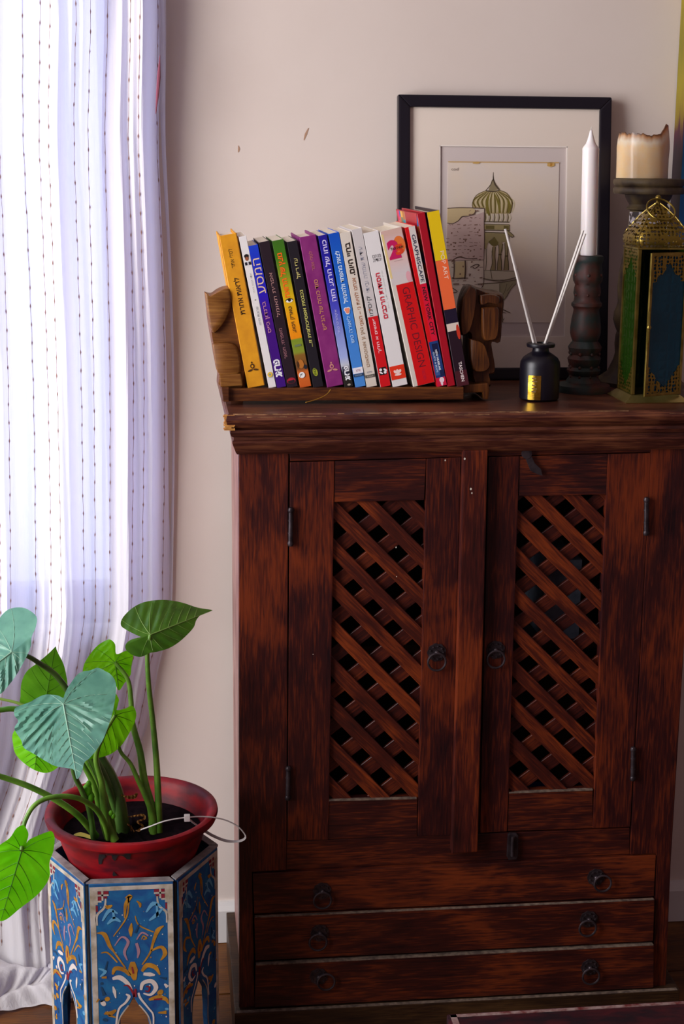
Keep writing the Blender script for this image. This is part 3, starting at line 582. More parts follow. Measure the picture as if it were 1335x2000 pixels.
prints(o, h, th, [('b', .0, .355, .36, 1, 'd8d0c8'), ('t', 'GRAPHISCAPE', .05, .345, .50, .86, 'cw', '2c3048', .02), ('b', .355, .715, .36, 1, 'd80a34'), ('t', 'NEW YORK CITY', .375, .68, .48, .84, 'cw', '3a0c18', .03),
    ('b', .715, .945, .05, 1, '1a3c7c'), ('b', .73, .80, .3, .9, '0c1440'), ('b', .86, .93, .1, .6, '3a5c98'), ('b', .90, .94, .55, .95, '10204c'), ('t', 'NEW MUSEUMS', .77, .90, .52, .72, 'cw', 'e8eef4', .03), ('t', 'GUIDE & MAPS', .78, .91, .24, .42, 'cw', 'b8cce4', .02), ('b', .945, 1, .05, 1, 'd01440'), ('e', .962, .6, .24, .28, 'f4dce4'), ('e', .98, .55, .12, .3, 'f4dce4')])
dr_ = mat('crimson_cover', 'a80820', .4)
o, th, h = book('tall crimson book with a colour streaked side, no title on its spine', [(814, 417), (832, 416), (890, 756), (874, 759)], .20, dr_, True)
b = MB(); random.seed(5)
cols = ['2a78b8', 'd87a34', 'e01c74', '3aa0b0', 'e8b04c', '9a5c9c', 'c8a08a', 'd43040', '7a8a6a', '2058a8', 'f08ab0', 'b8742c']
ms = [C(c) for c in cols]; yv = .004; cN = 0
while yv < .193:
    wv = min(random.uniform(.010, .020), .197-yv); z_ = h-.0012; rN = 0
    while z_ > h-.12:
        l = random.uniform(.008, .02); b.add([(-.00025, yv, z_), (-.00025, yv+wv, z_), (-.00025, yv+wv, z_-l), (-.00025, yv, z_-l)], [(0, 1, 2, 3)], (cN*5+rN*4) % len(ms)); z_ -= l; rN += 1
    yv += wv; cN += 1
obj('side_print', b, ms, o, raw=True)
o, th, h = book('POP ART book in yellow, orange and black, last of the row by the carved head', [(833, 415), (858, 412), (917, 751), (892, 757)], .20, mat('black_gloss_cover', '261420', .35), True)
prints(o, h, th, [('b', .0, .275, 0, 1, 'e8c408'), ('b', .275, .555, 0, 1, 'f06a38'), ('t', 'POP ART', .225, .385, .50, .82, 'cw', 'f4e0cc', -.005), ('b', .555, .635, 0, 1, '180c28'), ('b', .635, .68, 0, 1, 'e0d0c0'), ('e', .69, .86, .14, .62, 'c8341c'),
    ('b', .91, 1, 0, 1, '4a1822'), ('t', 'TASCHEN', .86, .975, .44, .70, 'cw', 'f0e4e0', .02)])

# ---------------------------------------------------------------- framed drawing leaning on the wall
FX0, FX1 = .3555, .689; FH = .434; FB = Vector((0, .288, ZT+.0005)); lean = math.asin((.334-.288)/FH)
fr = thing('framed_drawing', (FX0, FB.y, FB.z), 'black framed ink drawing of a domed tower, leaning on the wall', 'picture', rot=(-lean, 0, 0))
FW = FX1-FX0; t = .0185
b = MB()
for q in [[(0, 0), (FW, 0), (FW-t, t), (t, t)], [(0, FH), (t, FH-t), (FW-t, FH-t), (FW, FH)], [(0, 0), (t, t), (t, FH-t), (0, FH)], [(FW, 0), (FW, FH), (FW-t, FH-t), (FW-t, t)]]:
    mbm = MB().prism([(x, -.009, z) for x, z in q], (0, .018, 0)); obj('frame_side', mbm, mat('black_lacquer', '14101a', .35), fr, raw=True, bevel=.0025)
obj('backing', MB().box(t*.5, FW-t*.5, .003, .0075, t*.5, FH-t*.5), mat('brown_card', '6a5038', .9), fr, raw=True)
# mat board with its window; picture positions u,v measured from the frame's lower corner
Mf = Matrix.Translation(Vector((FX0, FB.y, FB.z))) @ Matrix.Rotation(-lean, 4, 'X'); Mfi = Mf.inverted()
def onpic(px, py, y_=0.0):
    d = _f + RT*((px-CXP)/FPX) - UP*((py-CYP)/FPX); o_ = Mfi @ CAM; dd = Mfi.to_3x3() @ d; t_ = (y_-o_.y)/dd.y; p = o_+dd*t_; return p.x, p.z
wa = onpic(857, 284); wb = onpic(1107, 284); wc = onpic(1103, 658); ax, bx_, az, bz = wa[0], wb[0], wc[1], wa[1]
mb_ = MB(); e = .0
for q in [(t*.7, FW-t*.7, t*.7, az), (t*.7, FW-t*.7, bz, FH-t*.7), (t*.7, ax, az, bz), (bx_, FW-t*.7, az, bz)]: mb_.box(q[0], q[1], -.0035, -.0015, q[2], q[3])
obj('mat_board', mb_, mat('ivory_mat_board', 'e2d4c6', .9), fr, raw=True)
mb_ = MB(); g_ = .0016
for q in [(ax, bx_, az, az+g_), (ax, bx_, bz-g_, bz), (ax, ax+g_, az, bz), (bx_-g_, bx_, az, bz)]: mb_.box(q[0], q[1], -.0034, -.0016, q[2], q[3])
obj('bevel_cut', mb_, mat('white_bevel', 'ece2d8', .9), fr, raw=True)
obj('back_sheet', MB().box(ax-.002, bx_+.002, -.0012, -.0004, az-.002, bz+.002), mat('grey_beige_sheet', 'cdc0bb', .9), fr, raw=True)
pa, pb, pc, pd = onpic(874, 317), onpic(1091, 318), onpic(1084, 630), onpic(869, 630)
PAPER = mat('aged_paper', 'dacdc2', .9, 0, 'e0cfba', 14, detail=5)
obj('paper_sheet', MB().prism([(pd[0], -.0020, pd[1]), (pc[0], -.0020, pc[1]), (pb[0], -.0020, pb[1]), (pa[0], -.0020, pa[1])], (0, .0007, 0)), PAPER, fr, raw=True)
# the drawing: strokes in a 1316 x 2000 sketch grid mapped affinely on to the sheet
def SK(u, v):
    x_ = pa[0]+(pb[0]-pa[0])*((u-75)/1140)+(pd[0]-pa[0])*((v-195)/1645); z_ = pa[1]+(pd[1]-pa[1])*((v-195)/1645)+(pb[1]-pa[1])*((u-75)/1140); return x_, z_
ly = [-.00215]
def ink(name, strokes, col, fills=()):
    mb = MB(); y_ = ly[0]; ly[0] -= .00004
    for p, wd in strokes: ribbon(mb, p, wd if isinstance(wd, list) else [wd, wd], 0, F=lambda u, v: (SK(u, v)[0], y_, SK(u, v)[1]), n=4)
    for p in fills: q = [SK(*c) for c in p]; mb.add([(a, y_, c) for a, c in q], [tuple(range(len(q)))])
    return obj(name, mb, mat('ink_'+col, col, .9), fr, raw=True)
dome = [(460, 485), (400, 515), (350, 560), (330, 620), (335, 660), (455, 665), (465, 720), (715, 720), (740, 640), (735, 580), (700, 530), (640, 490), (600, 478)]
ink('wash', [], 'b5a274', [dome])
rib_d = []; rib_l = []
for k, xb in enumerate([360, 400, 440, 480, 520, 560, 600, 640, 680, 715]):
    sw = (xb-540)/200; xt = 540+sw*70; rib_d.append(([(xt, 492), (540+sw*190+ (xb-540)*.15, 580), (xb+6, 712 if k > 2 else 655)], [5, 16, 12]))
    rib_l.append(([(xt+12, 498), (540+sw*190+(xb-540)*.15+22, 590), (xb+24, 705 if k > 2 else 650)], [4, 13, 8]))
ink('wash', rib_l, 'cdbf98'); ink('ink_lines', rib_d, '6a5c22')
ink('wash', [([(500, 520), (480, 620), (500, 740)], [8, 30, 34]), ([(560, 520), (600, 620), (615, 710)], [8, 26, 20]), ([(690, 560), (715, 640), (700, 710)], [12, 26, 16])], '7c7028')
ink('wash', [([(536, 370), (540, 420), (550, 480)], [14, 60, 130])], '8a7c5c'); ink('ink_lines', [([(538, 295), (538, 330), (540, 380)], [4, 6, 16]), ([(540, 365), (560, 420), (605, 478)], [10, 16, 10]), ([(532, 370), (515, 420), (465, 480)], [6, 8, 6]), ([(462, 482), (530, 492), (605, 480)], [10, 12, 10])], '4a3c2c')
ink('ink_lines', [([(460, 485), (370, 530), (330, 610), (335, 660)], 6), ([(600, 478), (680, 510), (735, 590), (735, 660), (712, 720)], 8)], '6a5a34')
# petals under the dome, cornice
ink('wash', [([(480+k*46, 720), (488+k*46, 760), (478+k*46, 800)], [14, 26, 12]) for k in range(6)], 'd8cbb0'); ink('ink_lines', [([(462+k*46, 715), (470+k*46, 760), (460+k*46, 800)], [6, 12, 8]) for k in range(6)], '6c5e34')
ink('wash', [], 'a89868', [[(455, 830), (712, 835), (715, 885), (455, 880)]]); ink('wash', [], '6c6030', [[(470, 840), (560, 842), (560, 878), (470, 876)], [(655, 842), (708, 845), (708, 882), (655, 880)]])
ink('ink_lines', [([(455, 800), (712, 805)], 8), ([(455, 826), (715, 832)], 7), ([(450, 886), (720, 892)], 8), ([(450, 908), (690, 918)], 9), ([(715, 832), (715, 890)], 6), ([(690, 885), (760, 945), (735, 958), (690, 910)], 8)], '5c5034')
ink('wash', [], '9a8c60', [[(690, 890), (758, 944), (732, 955), (690, 915)], [(460, 915), (700, 925), (700, 1010), (640, 1010), (610, 1080), (600, 1010), (560, 955), (500, 1010), (480, 1080), (460, 1080)]])
ink('wash', [], '6e6230', [[(500, 1010), (535, 985), (562, 955), (600, 1010), (600, 1040), (560, 1060), (530, 1040)]])
# columns
ink('wash', [([(562, 1050), (552, 1110), (560, 1180), (550, 1300)], [20, 34, 20, 44]), ([(625, 1000), (632, 1080), (620, 1150), (618, 1300)], [26, 40, 18, 46]), ([(690, 930), (690, 1060), (688, 1150), (690, 1300)], [30, 44, 20, 48])], '9a8a62')
ink('ink_lines', [([(480, 1080), (485, 1200), (478, 1300)], 6), ([(545, 1060), (540, 1150), (545, 1230), (525, 1300)], 6), ([(575, 1060), (570, 1150), (580, 1230), (578, 1300)], 8), ([(607, 1040), (612, 1140), (600, 1220), (596, 1300)], 6), ([(650, 1030), (632, 1140), (640, 1220), (645, 1300)], 8), ([(668, 1020), (678, 1140), (672, 1220), (665, 1300)], 8), ([(712, 950), (702, 1140), (710, 1220), (715, 1300)], 9), ([(606, 1140), (640, 1140)], 12), ([(674, 1155), (708, 1155)], 14)], '5a4e30')
# balcony and bracket
ink('wash', [], 'c6bca4', [[(470, 1300), (800, 1310), (800, 1385), (700, 1400), (470, 1395)], [(450, 1440), (630, 1430), (630, 1560), (600, 1530), (560, 1520), (500, 1500), (450, 1490)]]); ink('wash', [], '9c9474', [[(630, 1430), (800, 1400), (790, 1450), (740, 1500), (700, 1560), (680, 1610), (635, 1620)]])
ink('ink_lines', [([(455, 1300), (790, 1312)], 5), ([(455, 1385), (620, 1412), (800, 1375)], 11), ([(400, 1445), (470, 1440), (640, 1428), (800, 1398)], 12), ([(800, 1285), (808, 1380)], 16), ([(530, 1300), (545, 1390)], 8), ([(625, 1440), (630, 1600)], 7), ([(795, 1440), (740, 1500), (690, 1590), (640, 1620), (632, 1680), (660, 1760), (665, 1840)], 8), ([(700, 1440), (680, 1520), (640, 1580)], 6), ([(760, 1440), (700, 1520)], 5), ([(630, 1690), (690, 1720), (745, 1745)], [4, 10, 4]), ([(600, 1730), (700, 1745)], 5), ([(622, 1620), (640, 1840)], 8), ([(680, 1800), (660, 1835)], 6)], '726650')
# ruined masonry
ink('wash', [], 'cfb98c', [[(75, 665), (330, 662), (360, 680), (350, 720), (300, 740), (230, 748), (190, 790), (120, 822), (75, 815)], [(165, 1210), (262, 1208), (262, 1370), (165, 1385)]])
ink('wash', [], 'c9aea6', [[(75, 830), (190, 800), (230, 755), (355, 735), (455, 700), (455, 1190), (75, 1200)]])
ink('ink_lines', [([(75, 665), (200, 658), (330, 660), (450, 664)], 9), ([(455, 665), (452, 800), (460, 1000), (458, 1200), (462, 1420), (440, 1480)], [10, 6, 9, 6, 8, 10]), ([(75, 815), (130, 822), (190, 790), (225, 750), (300, 742), (352, 715), (360, 680)], 8), ([(150, 1190), (155, 1290), (150, 1390)], 12), ([(265, 1200), (270, 1290), (265, 1390)], 14), ([(130, 1200), (200, 1165), (290, 1180), (390, 1178)], [8, 14, 8, 10]), ([(140, 1385), (300, 1380)], 7), ([(320, 1270), (380, 1240), (410, 1250), (370, 1280), (345, 1270)], 9), ([(120, 1470), (190, 1520), (130, 1530)], 8)], '5a4438')
random.seed(11); st = []
for r_ in range(22):
    yy_ = 690+r_*36
    for c_ in range(7):
        if random.random() < .62:
            xx_ = 80+c_*54+random.uniform(-14, 14)
            if 150 < xx_ < 290 and 1160 < yy_ < 1400 or yy_ < 830 and xx_ < 240: continue
            st.append(([(xx_, yy_+random.uniform(-6, 6)), (xx_+random.uniform(12, 44), yy_+random.uniform(-6, 6))], random.choice([4, 5, 7, 12])))
for k in range(16): xx_, yy_ = random.uniform(90, 440), random.uniform(860, 1500); st.append(([(xx_, yy_), (xx_+14, yy_+4)], 18))
ink('ink_lines', st, '8a6a5c')
ink('wash', [([(325, 205), (370, 200), (395, 205)], [8, 22, 6]), ([(1090, 215), (1130, 215), (1165, 215)], [30, 52, 20]), ([(75, 192), (1210, 196)], [7, 10])], 'c9a25c')
ink('wash', [([(1120, 215), (1140, 218)], [34, 20])], 'b07c2c')
mb_ = MB(); u0 = SK(110, 280); u1 = SK(180, 250); text(mb_, 'cod', u0[0], u1[0], u0[1], u1[1], 'up', -.0035+.0008); obj('ink_lines', mb_, mat('ink_8a7a70', '8a7a70', .9), fr, raw=True)

# ---------------------------------------------------------------- painting on the wall at the edge
pn = thing('painting', (1.05, .32, 1.117), 'large unframed canvas painting in blue, yellow and maroon on the wall', 'painting')
pm = bpy.data.materials.new('painted_canvas'); pm.use_nodes = True; nt = pm.node_tree; b_ = nt.nodes['Principled BSDF']; b_.inputs['Roughness'].default_value = .5; L = nt.links.new
tc = nt.nodes.new('ShaderNodeTexCoord'); sx = nt.nodes.new('ShaderNodeSeparateXYZ'); L(tc.outputs['Object'], sx.inputs[0])
mp = nt.nodes.new('ShaderNodeMapping'); mp.inputs['Scale'].default_value = (1.3, 1.3, .22); L(tc.outputs['Object'], mp.inputs[0]); nz = nt.nodes.new('ShaderNodeTexNoise'); nz.inputs['Scale'].default_value = 34; nz.inputs['Detail'].default_value = 5; L(mp.outputs[0], nz.inputs['Vector'])
ad = nt.nodes.new('ShaderNodeMath'); ad.operation = 'MULTIPLY_ADD'; L(nz.outputs['Fac'], ad.inputs[0]); ad.inputs[1].default_value = .22; L(sx.outputs[2], ad.inputs[2])
mr = nt.nodes.new('ShaderNodeMapRange'); mr.inputs[1].default_value = .10; mr.inputs[2].default_value = .60; L(ad.outputs[0], mr.inputs[0])
cr = nt.nodes.new('ShaderNodeValToRGB'); e = cr.color_ramp.elements; e[0].position = 0; e[0].color = lin('0c5a9c'); e[1].position = 1; e[1].color = lin('b8a010')
for p_, c_ in [(.3, '106ab0'), (.36, '1a7ab8'), (.5, '0c4878'), (.60, '124a80'), (.66, '4a1430'), (.70, '8a6a10'), (.82, 'a89010')]: k_ = e.new(p_); k_.color = lin(c_)
L(mr.outputs[0], cr.inputs[0]); L(cr.outputs[0], b_.inputs['Base Color'])
ps = bpy.data.materials.new('painted_canvas_side'); ps.use_nodes = True; nt = ps.node_tree; b_ = nt.nodes['Principled BSDF']; b_.inputs['Roughness'].default_value = .6; L = nt.links.new
tc = nt.nodes.new('ShaderNodeTexCoord'); sx = nt.nodes.new('ShaderNodeSeparateXYZ'); L(tc.outputs['Object'], sx.inputs[0])
mp = nt.nodes.new('ShaderNodeMapping'); mp.inputs['Scale'].default_value = (1, 2, .25); L(tc.outputs['Object'], mp.inputs[0]); nz = nt.nodes.new('ShaderNodeTexNoise'); nz.inputs['Scale'].default_value = 60; nz.inputs['Detail'].default_value = 4; L(mp.outputs[0], nz.inputs['Vector'])
ad = nt.nodes.new('ShaderNodeMath'); ad.operation = 'MULTIPLY_ADD'; L(nz.outputs['Fac'], ad.inputs[0]); ad.inputs[1].default_value = .12; L(sx.outputs[2], ad.inputs[2])
cr = nt.nodes.new('ShaderNodeValToRGB'); e = cr.color_ramp.elements; e[0].position = .26; e[0].color = lin('24101c'); e[1].position = .52; e[1].color = lin('a08a14')
for p_, c_ in [(.30, '4a1428'), (.325, '7a6410'), (.36, '8a7a10'), (.44, '746a0c')]: k_ = e.new(p_); k_.color = lin(c_)
L(ad.outputs[0], cr.inputs[0]); L(cr.outputs[0], b_.inputs['Base Color'])
b = MB().box(.797, 1.45, .297, .343, 1.117, 1.80); o = obj('canvas', b, [pm, ps], pn)
for p in o.data.polygons:
    if p.normal.x < -.5: p.material_index = 1

# ---------------------------------------------------------------- reed diffuser
def prof_px(rows, cx, Y, mul=1):
    out = []
    for hw, py in rows:
        p = at(cx, py, Y); q = at(cx+hw, py, Y); out.append((max(0, (q-p).length)*mul, p.z))
    return out
dc = at(1053, 780, z=ZT); dc = Vector((dc.x, .068+.012, ZT)); DX = at(1053.5, 730, dc.y).x
df = thing('reed_diffuser', (DX, dc.y, ZT), 'matt black bottle of a reed diffuser with gold label', 'diffuser')
sc_ = (at(1054.5, 700, dc.y)-at(1053.5, 700, dc.y)).length
zz = lambda py: at(1053, py, dc.y).z
rows = [(33, 786), (38, 783), (38.5, 715), (37.5, 706), (33, 698), (25, 692), (17, 687), (15.5, 683), (15.5, 678), (26, 677.5), (27, 675), (27, 671), (24.5, 669.5), (12, 669.5), (11, 690)]
pr = [(h_*sc_, max(ZT, zz(y_))) for h_, y_ in rows]; pr[0] = (pr[0][0], ZT); pr[1] = (pr[1][0], ZT+.003)
b = MB().lathe([(0, ZT)]+pr, (DX, dc.y, 0), 48); obj('bottle', b, mat('matt_black_glass', '0a0612', .38, spec=.45, coat=.05), df, smooth=True)
b = MB(); rr = 38.6*sc_+.0003; n = 10; a0, a1 = R(270-47), R(270-9.5); z0, z1 = zz(776), zz(729)
for k in range(n+1):
    a = a0+(a1-a0)*k/n; b.v += [(DX+rr*math.cos(a), dc.y+rr*math.sin(a), z0), (DX+rr*math.cos(a), dc.y+rr*math.sin(a), z1)]
b.f = [(2*k, 2*k+2, 2*k+3, 2*k+1) for k in range(n)]; b.m = [0]*n
obj('label_sticker', b, mat('gold_foil', 'c8a040', .22, 1, 'b48a28', 90, bump=.3), df, smooth=True)
b = MB()
for j, zf in enumerate([.86, .74, .58, .44, .32]):
    for k in range(3+j % 2):
        a = a0+(a1-a0)*(.38+.09*k); p = Vector((DX+(rr+.0003)*math.cos(a), dc.y+(rr+.0003)*math.sin(a), z0+(z1-z0)*zf)); d_ = Vector((-math.sin(a), math.cos(a), 0))*.0014
        b.add([p-d_, p+d_, p+d_+Vector((0, 0, .0018)), p-d_+Vector((0, 0, .0018))], [(0, 1, 2, 3)])
obj('lettering', b, mat('dark_gold', '6a4a18', .5), df)
STK = mat('white_reed', 'dcd6d0', .7)
for (x0, y0, x1, y1, dy) in [(1051, 690, 986, 447, .01), (1046.5, 690, 987.5, 452, .006), (1057, 690, 1138, 450, 0.0), (1060, 690, 1142, 456, .005)]:
    b = MB().tube([at(x0, y0, dc.y+dy*.3), at(x1, y1, dc.y+dy*2)], .0018, 8); obj('reed', b, STK, df, smooth=True)

# ---------------------------------------------------------------- carved candle holders and candles
def carve(lobes, amp, zsplit):
    def f(a, z):
        for z0, z1, n_, am in lobes:
            if z0 <= z <= z1: return 1+am*math.cos(n_*a+ (z*40))
        return 1
    return f
H1Y = .124+.035; cxp = 1143
rows = [(0, 771), (50, 771), (52, 766), (52, 757), (50, 751), (44, 748), (33, 746), (31, 742), (28, 738), (25, 733), (30, 727), (31, 722), (26, 716), (29, 708), (31, 700), (26, 692), (29, 685), (31, 678), (27, 671), (24, 666), (27, 658), (29, 650), (29, 640), (27, 622), (25, 612), (24, 604), (26, 600), (29, 597), (29, 592), (25, 588), (24, 580), (26, 572), (25, 562), (23.5, 556), (27, 548), (28, 540), (26, 528), (25.5, 515), (27.5, 511), (28.5, 505), (27.5, 500), (25, 498.5), (18, 499), (0, 500)]
pr = prof_px(rows, cxp, H1Y); pr = [(r_, max(ZT, z_)) for r_, z_ in pr]; zb = lambda py: at(cxp, py, H1Y).z
pr[0] = (0, ZT); pr[1] = (pr[1][0], ZT)
def rf1(a, z):
    for ya, yb, n_, am in [(742, 692, 9, .07), (692, 668, 9, .08), (548, 524, 7, .05), (665, 604, 5, .02)]:
        if zb(ya) <= z <= zb(yb): return 1+am*abs(math.cos(n_*a*.5+z*25))-am*.4
    return 1
hx = at(cxp, 640, H1Y).x; HM = mat('worn_green_red_wood', '1c2a28', .6, 0, '4a2018', 38, bump=.6, lo=.42, hi=.62)
h1 = thing('candle_holder', (hx, H1Y, ZT), 'short carved dark green candle holder carrying the white taper candle', 'candle holder')
b = MB().lathe(pr, (hx, H1Y, 0), 54, rf1); obj('turned_stem', b, HM, h1, smooth=True)
b = MB(); RS = mat('red_rosette', '5a2218', .6, 0, '2a2824', 60, bump=.4)
for (yy_, nn, rr_, R_) in [(537, 6, .004, 27), (716, 8, .0035, 29), (690, 8, .0035, 30), (734, 8, .003, 28), (575, 6, .003, 25.5)]:
    z_ = zb(yy_)
    for k in range(nn):
        a = 2*math.pi*(k+.3)/nn; q = R_*sc_; c_ = (hx+q*math.cos(a), H1Y+q*math.sin(a), z_); bb = MB().sphere(c_, rr_*.72, 10, sc=(1, 1, 1.1)); obj('carved_rosette', bb, RS, h1, smooth=True)
WAX = mat('white_wax', 'ece4e2', .35, sss=.25)
b = MB(); base = at(1148, 500, H1Y); top = at(1154, 252, H1Y); ax_ = (top-base); zaxis = [(14.8, 0), (15.4, .05), (15.6, .5), (15.6, .83), (15.9, .845), (13.5, .865), (9.5, .885), (6.5, .92), (4.2, .955), (2.6, .985), (0, 1.0)]
base = Vector((base.x, H1Y, zb(499)+.0003)); top = Vector((top.x, H1Y, top.z)); axv = top-base
b.lathe([(r_*sc_*1.02, t_) for r_, t_ in zaxis], base, 28, axis=axv)
tc_ = thing('taper_candle', base, 'tall white unlit taper candle in the short carved holder', 'candle'); obj('wax', b, WAX, tc_, smooth=True)
obj('wick', MB().tube([top-axv*.01, top+Vector((.0004, 0, .003))], .0007, 6), mat('wick_cotton', 'cfc6bc', .9), tc_)

H2Y = .235; cx2 = 1256.5; zc = lambda py: at(cx2, py, H2Y).z
rows = [(0, 748), (80, 748), (81, 742), (78, 738), (70, 733), (60, 726), (56, 716), (50, 702), (47, 690), (49, 682), (50, 672), (49, 655), (46, 648), (50, 640), (55, 625), (54, 610), (50, 600), (48, 590), (50, 560), (48, 530), (44, 505), (40, 480), (38, 462), (36, 440), (35, 425), (35, 414), (33, 411), (40, 409), (41, 406), (38, 403), (36, 399), (40, 393), (44, 385), (45.5, 380), (66, 378.5), (68, 375), (68, 369), (66, 366), (63, 364.5), (66, 362.5), (68.5, 358), (68.5, 353), (66, 349.5), (60, 348.5), (0, 348.5)]
pr = prof_px(rows, cx2, H2Y); pr[0] = (0, ZT); pr[1] = (pr[1][0], ZT); pr = [(r_*.985, max(ZT, z_)) for r_, z_ in pr]
def rf2(a, z):
    for ya, yb, n_, am in [(735, 690, 12, .05), (650, 600, 8, .05)]:
        if zc(ya) <= z <= zc(yb): return 1+am*abs(math.cos(n_*a*.5+z*20))-am*.4
    return 1
h2x = at(cx2, 560, H2Y).x; HM2 = mat('worn_olive_wood', '2c1c18', .6, 0, '5a4a2c', 30, bump=.6, lo=.4, hi=.65)
h2 = thing('candle_holder', (h2x, H2Y, ZT), 'tall turned wooden pillar holder standing behind the brass lantern', 'candle holder')
obj('turned_stem', MB().lathe(pr, (h2x, H2Y, 0), 60, rf2), HM2, h2, smooth=True)
pw = [(35.6, 441), (35.8, 432), (35.8, 420), (35.4, 413.5)]; q = prof_px(pw, cx2, H2Y); n = 22; b = MB()
random.seed(4)
for i, (r_, z_) in enumerate(q):
    for k in range(n+1): a = R(182+k*5.2); b.v.append((h2x+r_*1.0*math.cos(a), H2Y+r_*math.sin(a), z_))
b.f = [(i*(n+1)+k, i*(n+1)+k+1, (i+1)*(n+1)+k+1, (i+1)*(n+1)+k) for i in range(3) for k in range(n)]; b.m = [0]*len(b.f)
obj('chipped_band', b, mat('chipped_white_band', 'b8b0b4', .6, 0, '2a1c1c', 75, lo=.50, hi=.56), h2, smooth=True)
# pillar candle: melted shell with an uneven rim
pc_ = at(1255.5, 300, H2Y); R0 = 48.5*(at(1256.5, 300, H2Y)-at(1255.5, 300, H2Y)).length; zb0 = zc(348.4)+.0002; zt0 = at(1255, 263, H2Y).z
pil = thing('pillar_candle', (pc_.x, H2Y, zb0), 'burnt-down cream pillar candle with a torn rim on the tall holder', 'candle')
PW = bpy.data.materials.new('cream_wax'); PW.use_nodes = True; nt = PW.node_tree; b_ = nt.nodes['Principled BSDF']; L = nt.links.new
b_.inputs['Roughness'].default_value = .28; b_.inputs['Subsurface Weight'].default_value = .3; b_.inputs['Subsurface Radius'].default_value = (.02, .012, .006); b_.inputs['Subsurface Scale'].default_value = 1
at_ = nt.nodes.new('ShaderNodeAttribute'); at_.attribute_name = 'burn'; cr = nt.nodes.new('ShaderNodeValToRGB'); e = cr.color_ramp.elements; e[0].position = .0; e[0].color = lin('e0b87c'); e[1].position = .95; e[1].color = lin('4a2a18')
k_ = e.new(.35); k_.color = lin('d8c8b0'); k_ = e.new(.7); k_.color = lin('a87a50'); tc = nt.nodes.new('ShaderNodeTexCoord'); nz = nt.nodes.new('ShaderNodeTexNoise'); nz.inputs['Scale'].default_value = 90; ad = nt.nodes.new('ShaderNodeMath'); ad.operation = 'MULTIPLY_ADD'
L(tc.outputs['Object'], nz.inputs['Vector']); L(nz.outputs['Fac'], ad.inputs[0]); ad.inputs[1].default_value = .25; L(at_.outputs['Fac'], ad.inputs[2]); L(ad.outputs[0], cr.inputs[0]); L(cr.outputs[0], b_.inputs['Base Color'])
def rim(a):  # height of the rim by angle; the torn peak stands at the right front
    d = abs((a-R(-40)+math.pi) % (2*math.pi)-math.pi); pk_ = .0150*math.exp(-(d/.26)**2)
    d2 = abs((a-R(195)+math.pi) % (2*math.pi)-math.pi); return zt0+pk_+.004*math.exp(-(d2/.3)**2)+.0016*math.sin(5*a)+.0008*math.sin(13*a+1)+.001*math.sin(29*a)
n = 72; b = MB(); burn = []
lv = [(0, 1, .0), (.05, 1.0, 0), (.2, 1.0, 0), (.45, 1.005, 0), (.7, 1.02, .0), (.85, 1.0, .3), (.94, .97, .55), (1.0, .955, .85)]
for t_, rr_, bn in lv:
    for k in range(n):
        a = 2*math.pi*k/n; r_ = R0*rr_*(1+.012*math.sin(3*a)+.006*math.sin(11*a+t_*3)); b.v.append((pc_.x+r_*math.cos(a), H2Y+r_*math.sin(a), zb0+(rim(a)-zb0)*t_)); burn.append(bn)
for t_, rr_, bn in [(1.0, .90, .85), (.85, .86, .6), (.72, .84, .4), (.66, .5, .3), (.65, .05, .4)]:
    for k in range(n):
        a = 2*math.pi*k/n; r_ = R0*rr_; z_ = zb0+((rim(a) if rr_ > .8 else zt0)-zb0)*t_; b.v.append((pc_.x+r_*math.cos(a), H2Y+r_*math.sin(a), z_)); burn.append(bn)
ns = len(lv)+5; b.f = [(i*n+k, i*n+(k+1) % n, (i+1)*n+(k+1) % n, (i+1)*n+k) for i in range(ns-1) for k in range(n)]+[tuple(range(n-1, -1, -1)), tuple(range((ns-1)*n, ns*n))]; b.m = [0]*len(b.f)
o = obj('wax', b, PW, pil, smooth=True); at2 = o.data.attributes.new('burn', 'FLOAT', 'POINT')
if len(o.data.vertices) == len(burn):
    for i, v_ in enumerate(burn): at2.data[i].value = v_
b = MB().tube([Vector((pc_.x, H2Y, zb0+(zt0-zb0)*.64)), Vector((pc_.x+.002, H2Y, zb0+(zt0-zb0)*.82))], .0012, 6); obj('wick', b, mat('burnt_wick', '1a1412', .9), pil)

# ---------------------------------------------------------------- brass lantern
LY = .043; lz = lambda py, px=1283: at(px, py, LY).z
LX0, LX1 = .656, .728; LD = .072
FIL = bpy.data.materials.new('pierced_brass'); FIL.use_nodes = True; nt = FIL.node_tree; b_ = nt.nodes['Principled BSDF']; L = nt.links.new
b_.inputs['Base Color'].default_value = lin('8c7430'); b_.inputs['Metallic'].default_value = .85; b_.inputs['Roughness'].default_value = .35
tc = nt.nodes.new('ShaderNodeTexCoord'); vo = nt.nodes.new('ShaderNodeTexVoronoi'); vo.inputs['Scale'].default_value = 200; vo.inputs['Randomness'].default_value = .35; L(tc.outputs['Object'], vo.inputs['Vector'])
gt = nt.nodes.new('ShaderNodeMath'); gt.operation = 'LESS_THAN'; gt.inputs[1].default_value = .46; L(vo.outputs['Distance'], gt.inputs[0])
tr = nt.nodes.new('ShaderNodeBsdfTransparent'); mx = nt.nodes.new('ShaderNodeMixShader'); L(gt.outputs[0], mx.inputs[0]); L(b_.outputs[0], mx.inputs[1]); L(tr.outputs[0], mx.inputs[2]); L(mx.outputs[0], nt.nodes['Material Output'].inputs[0])
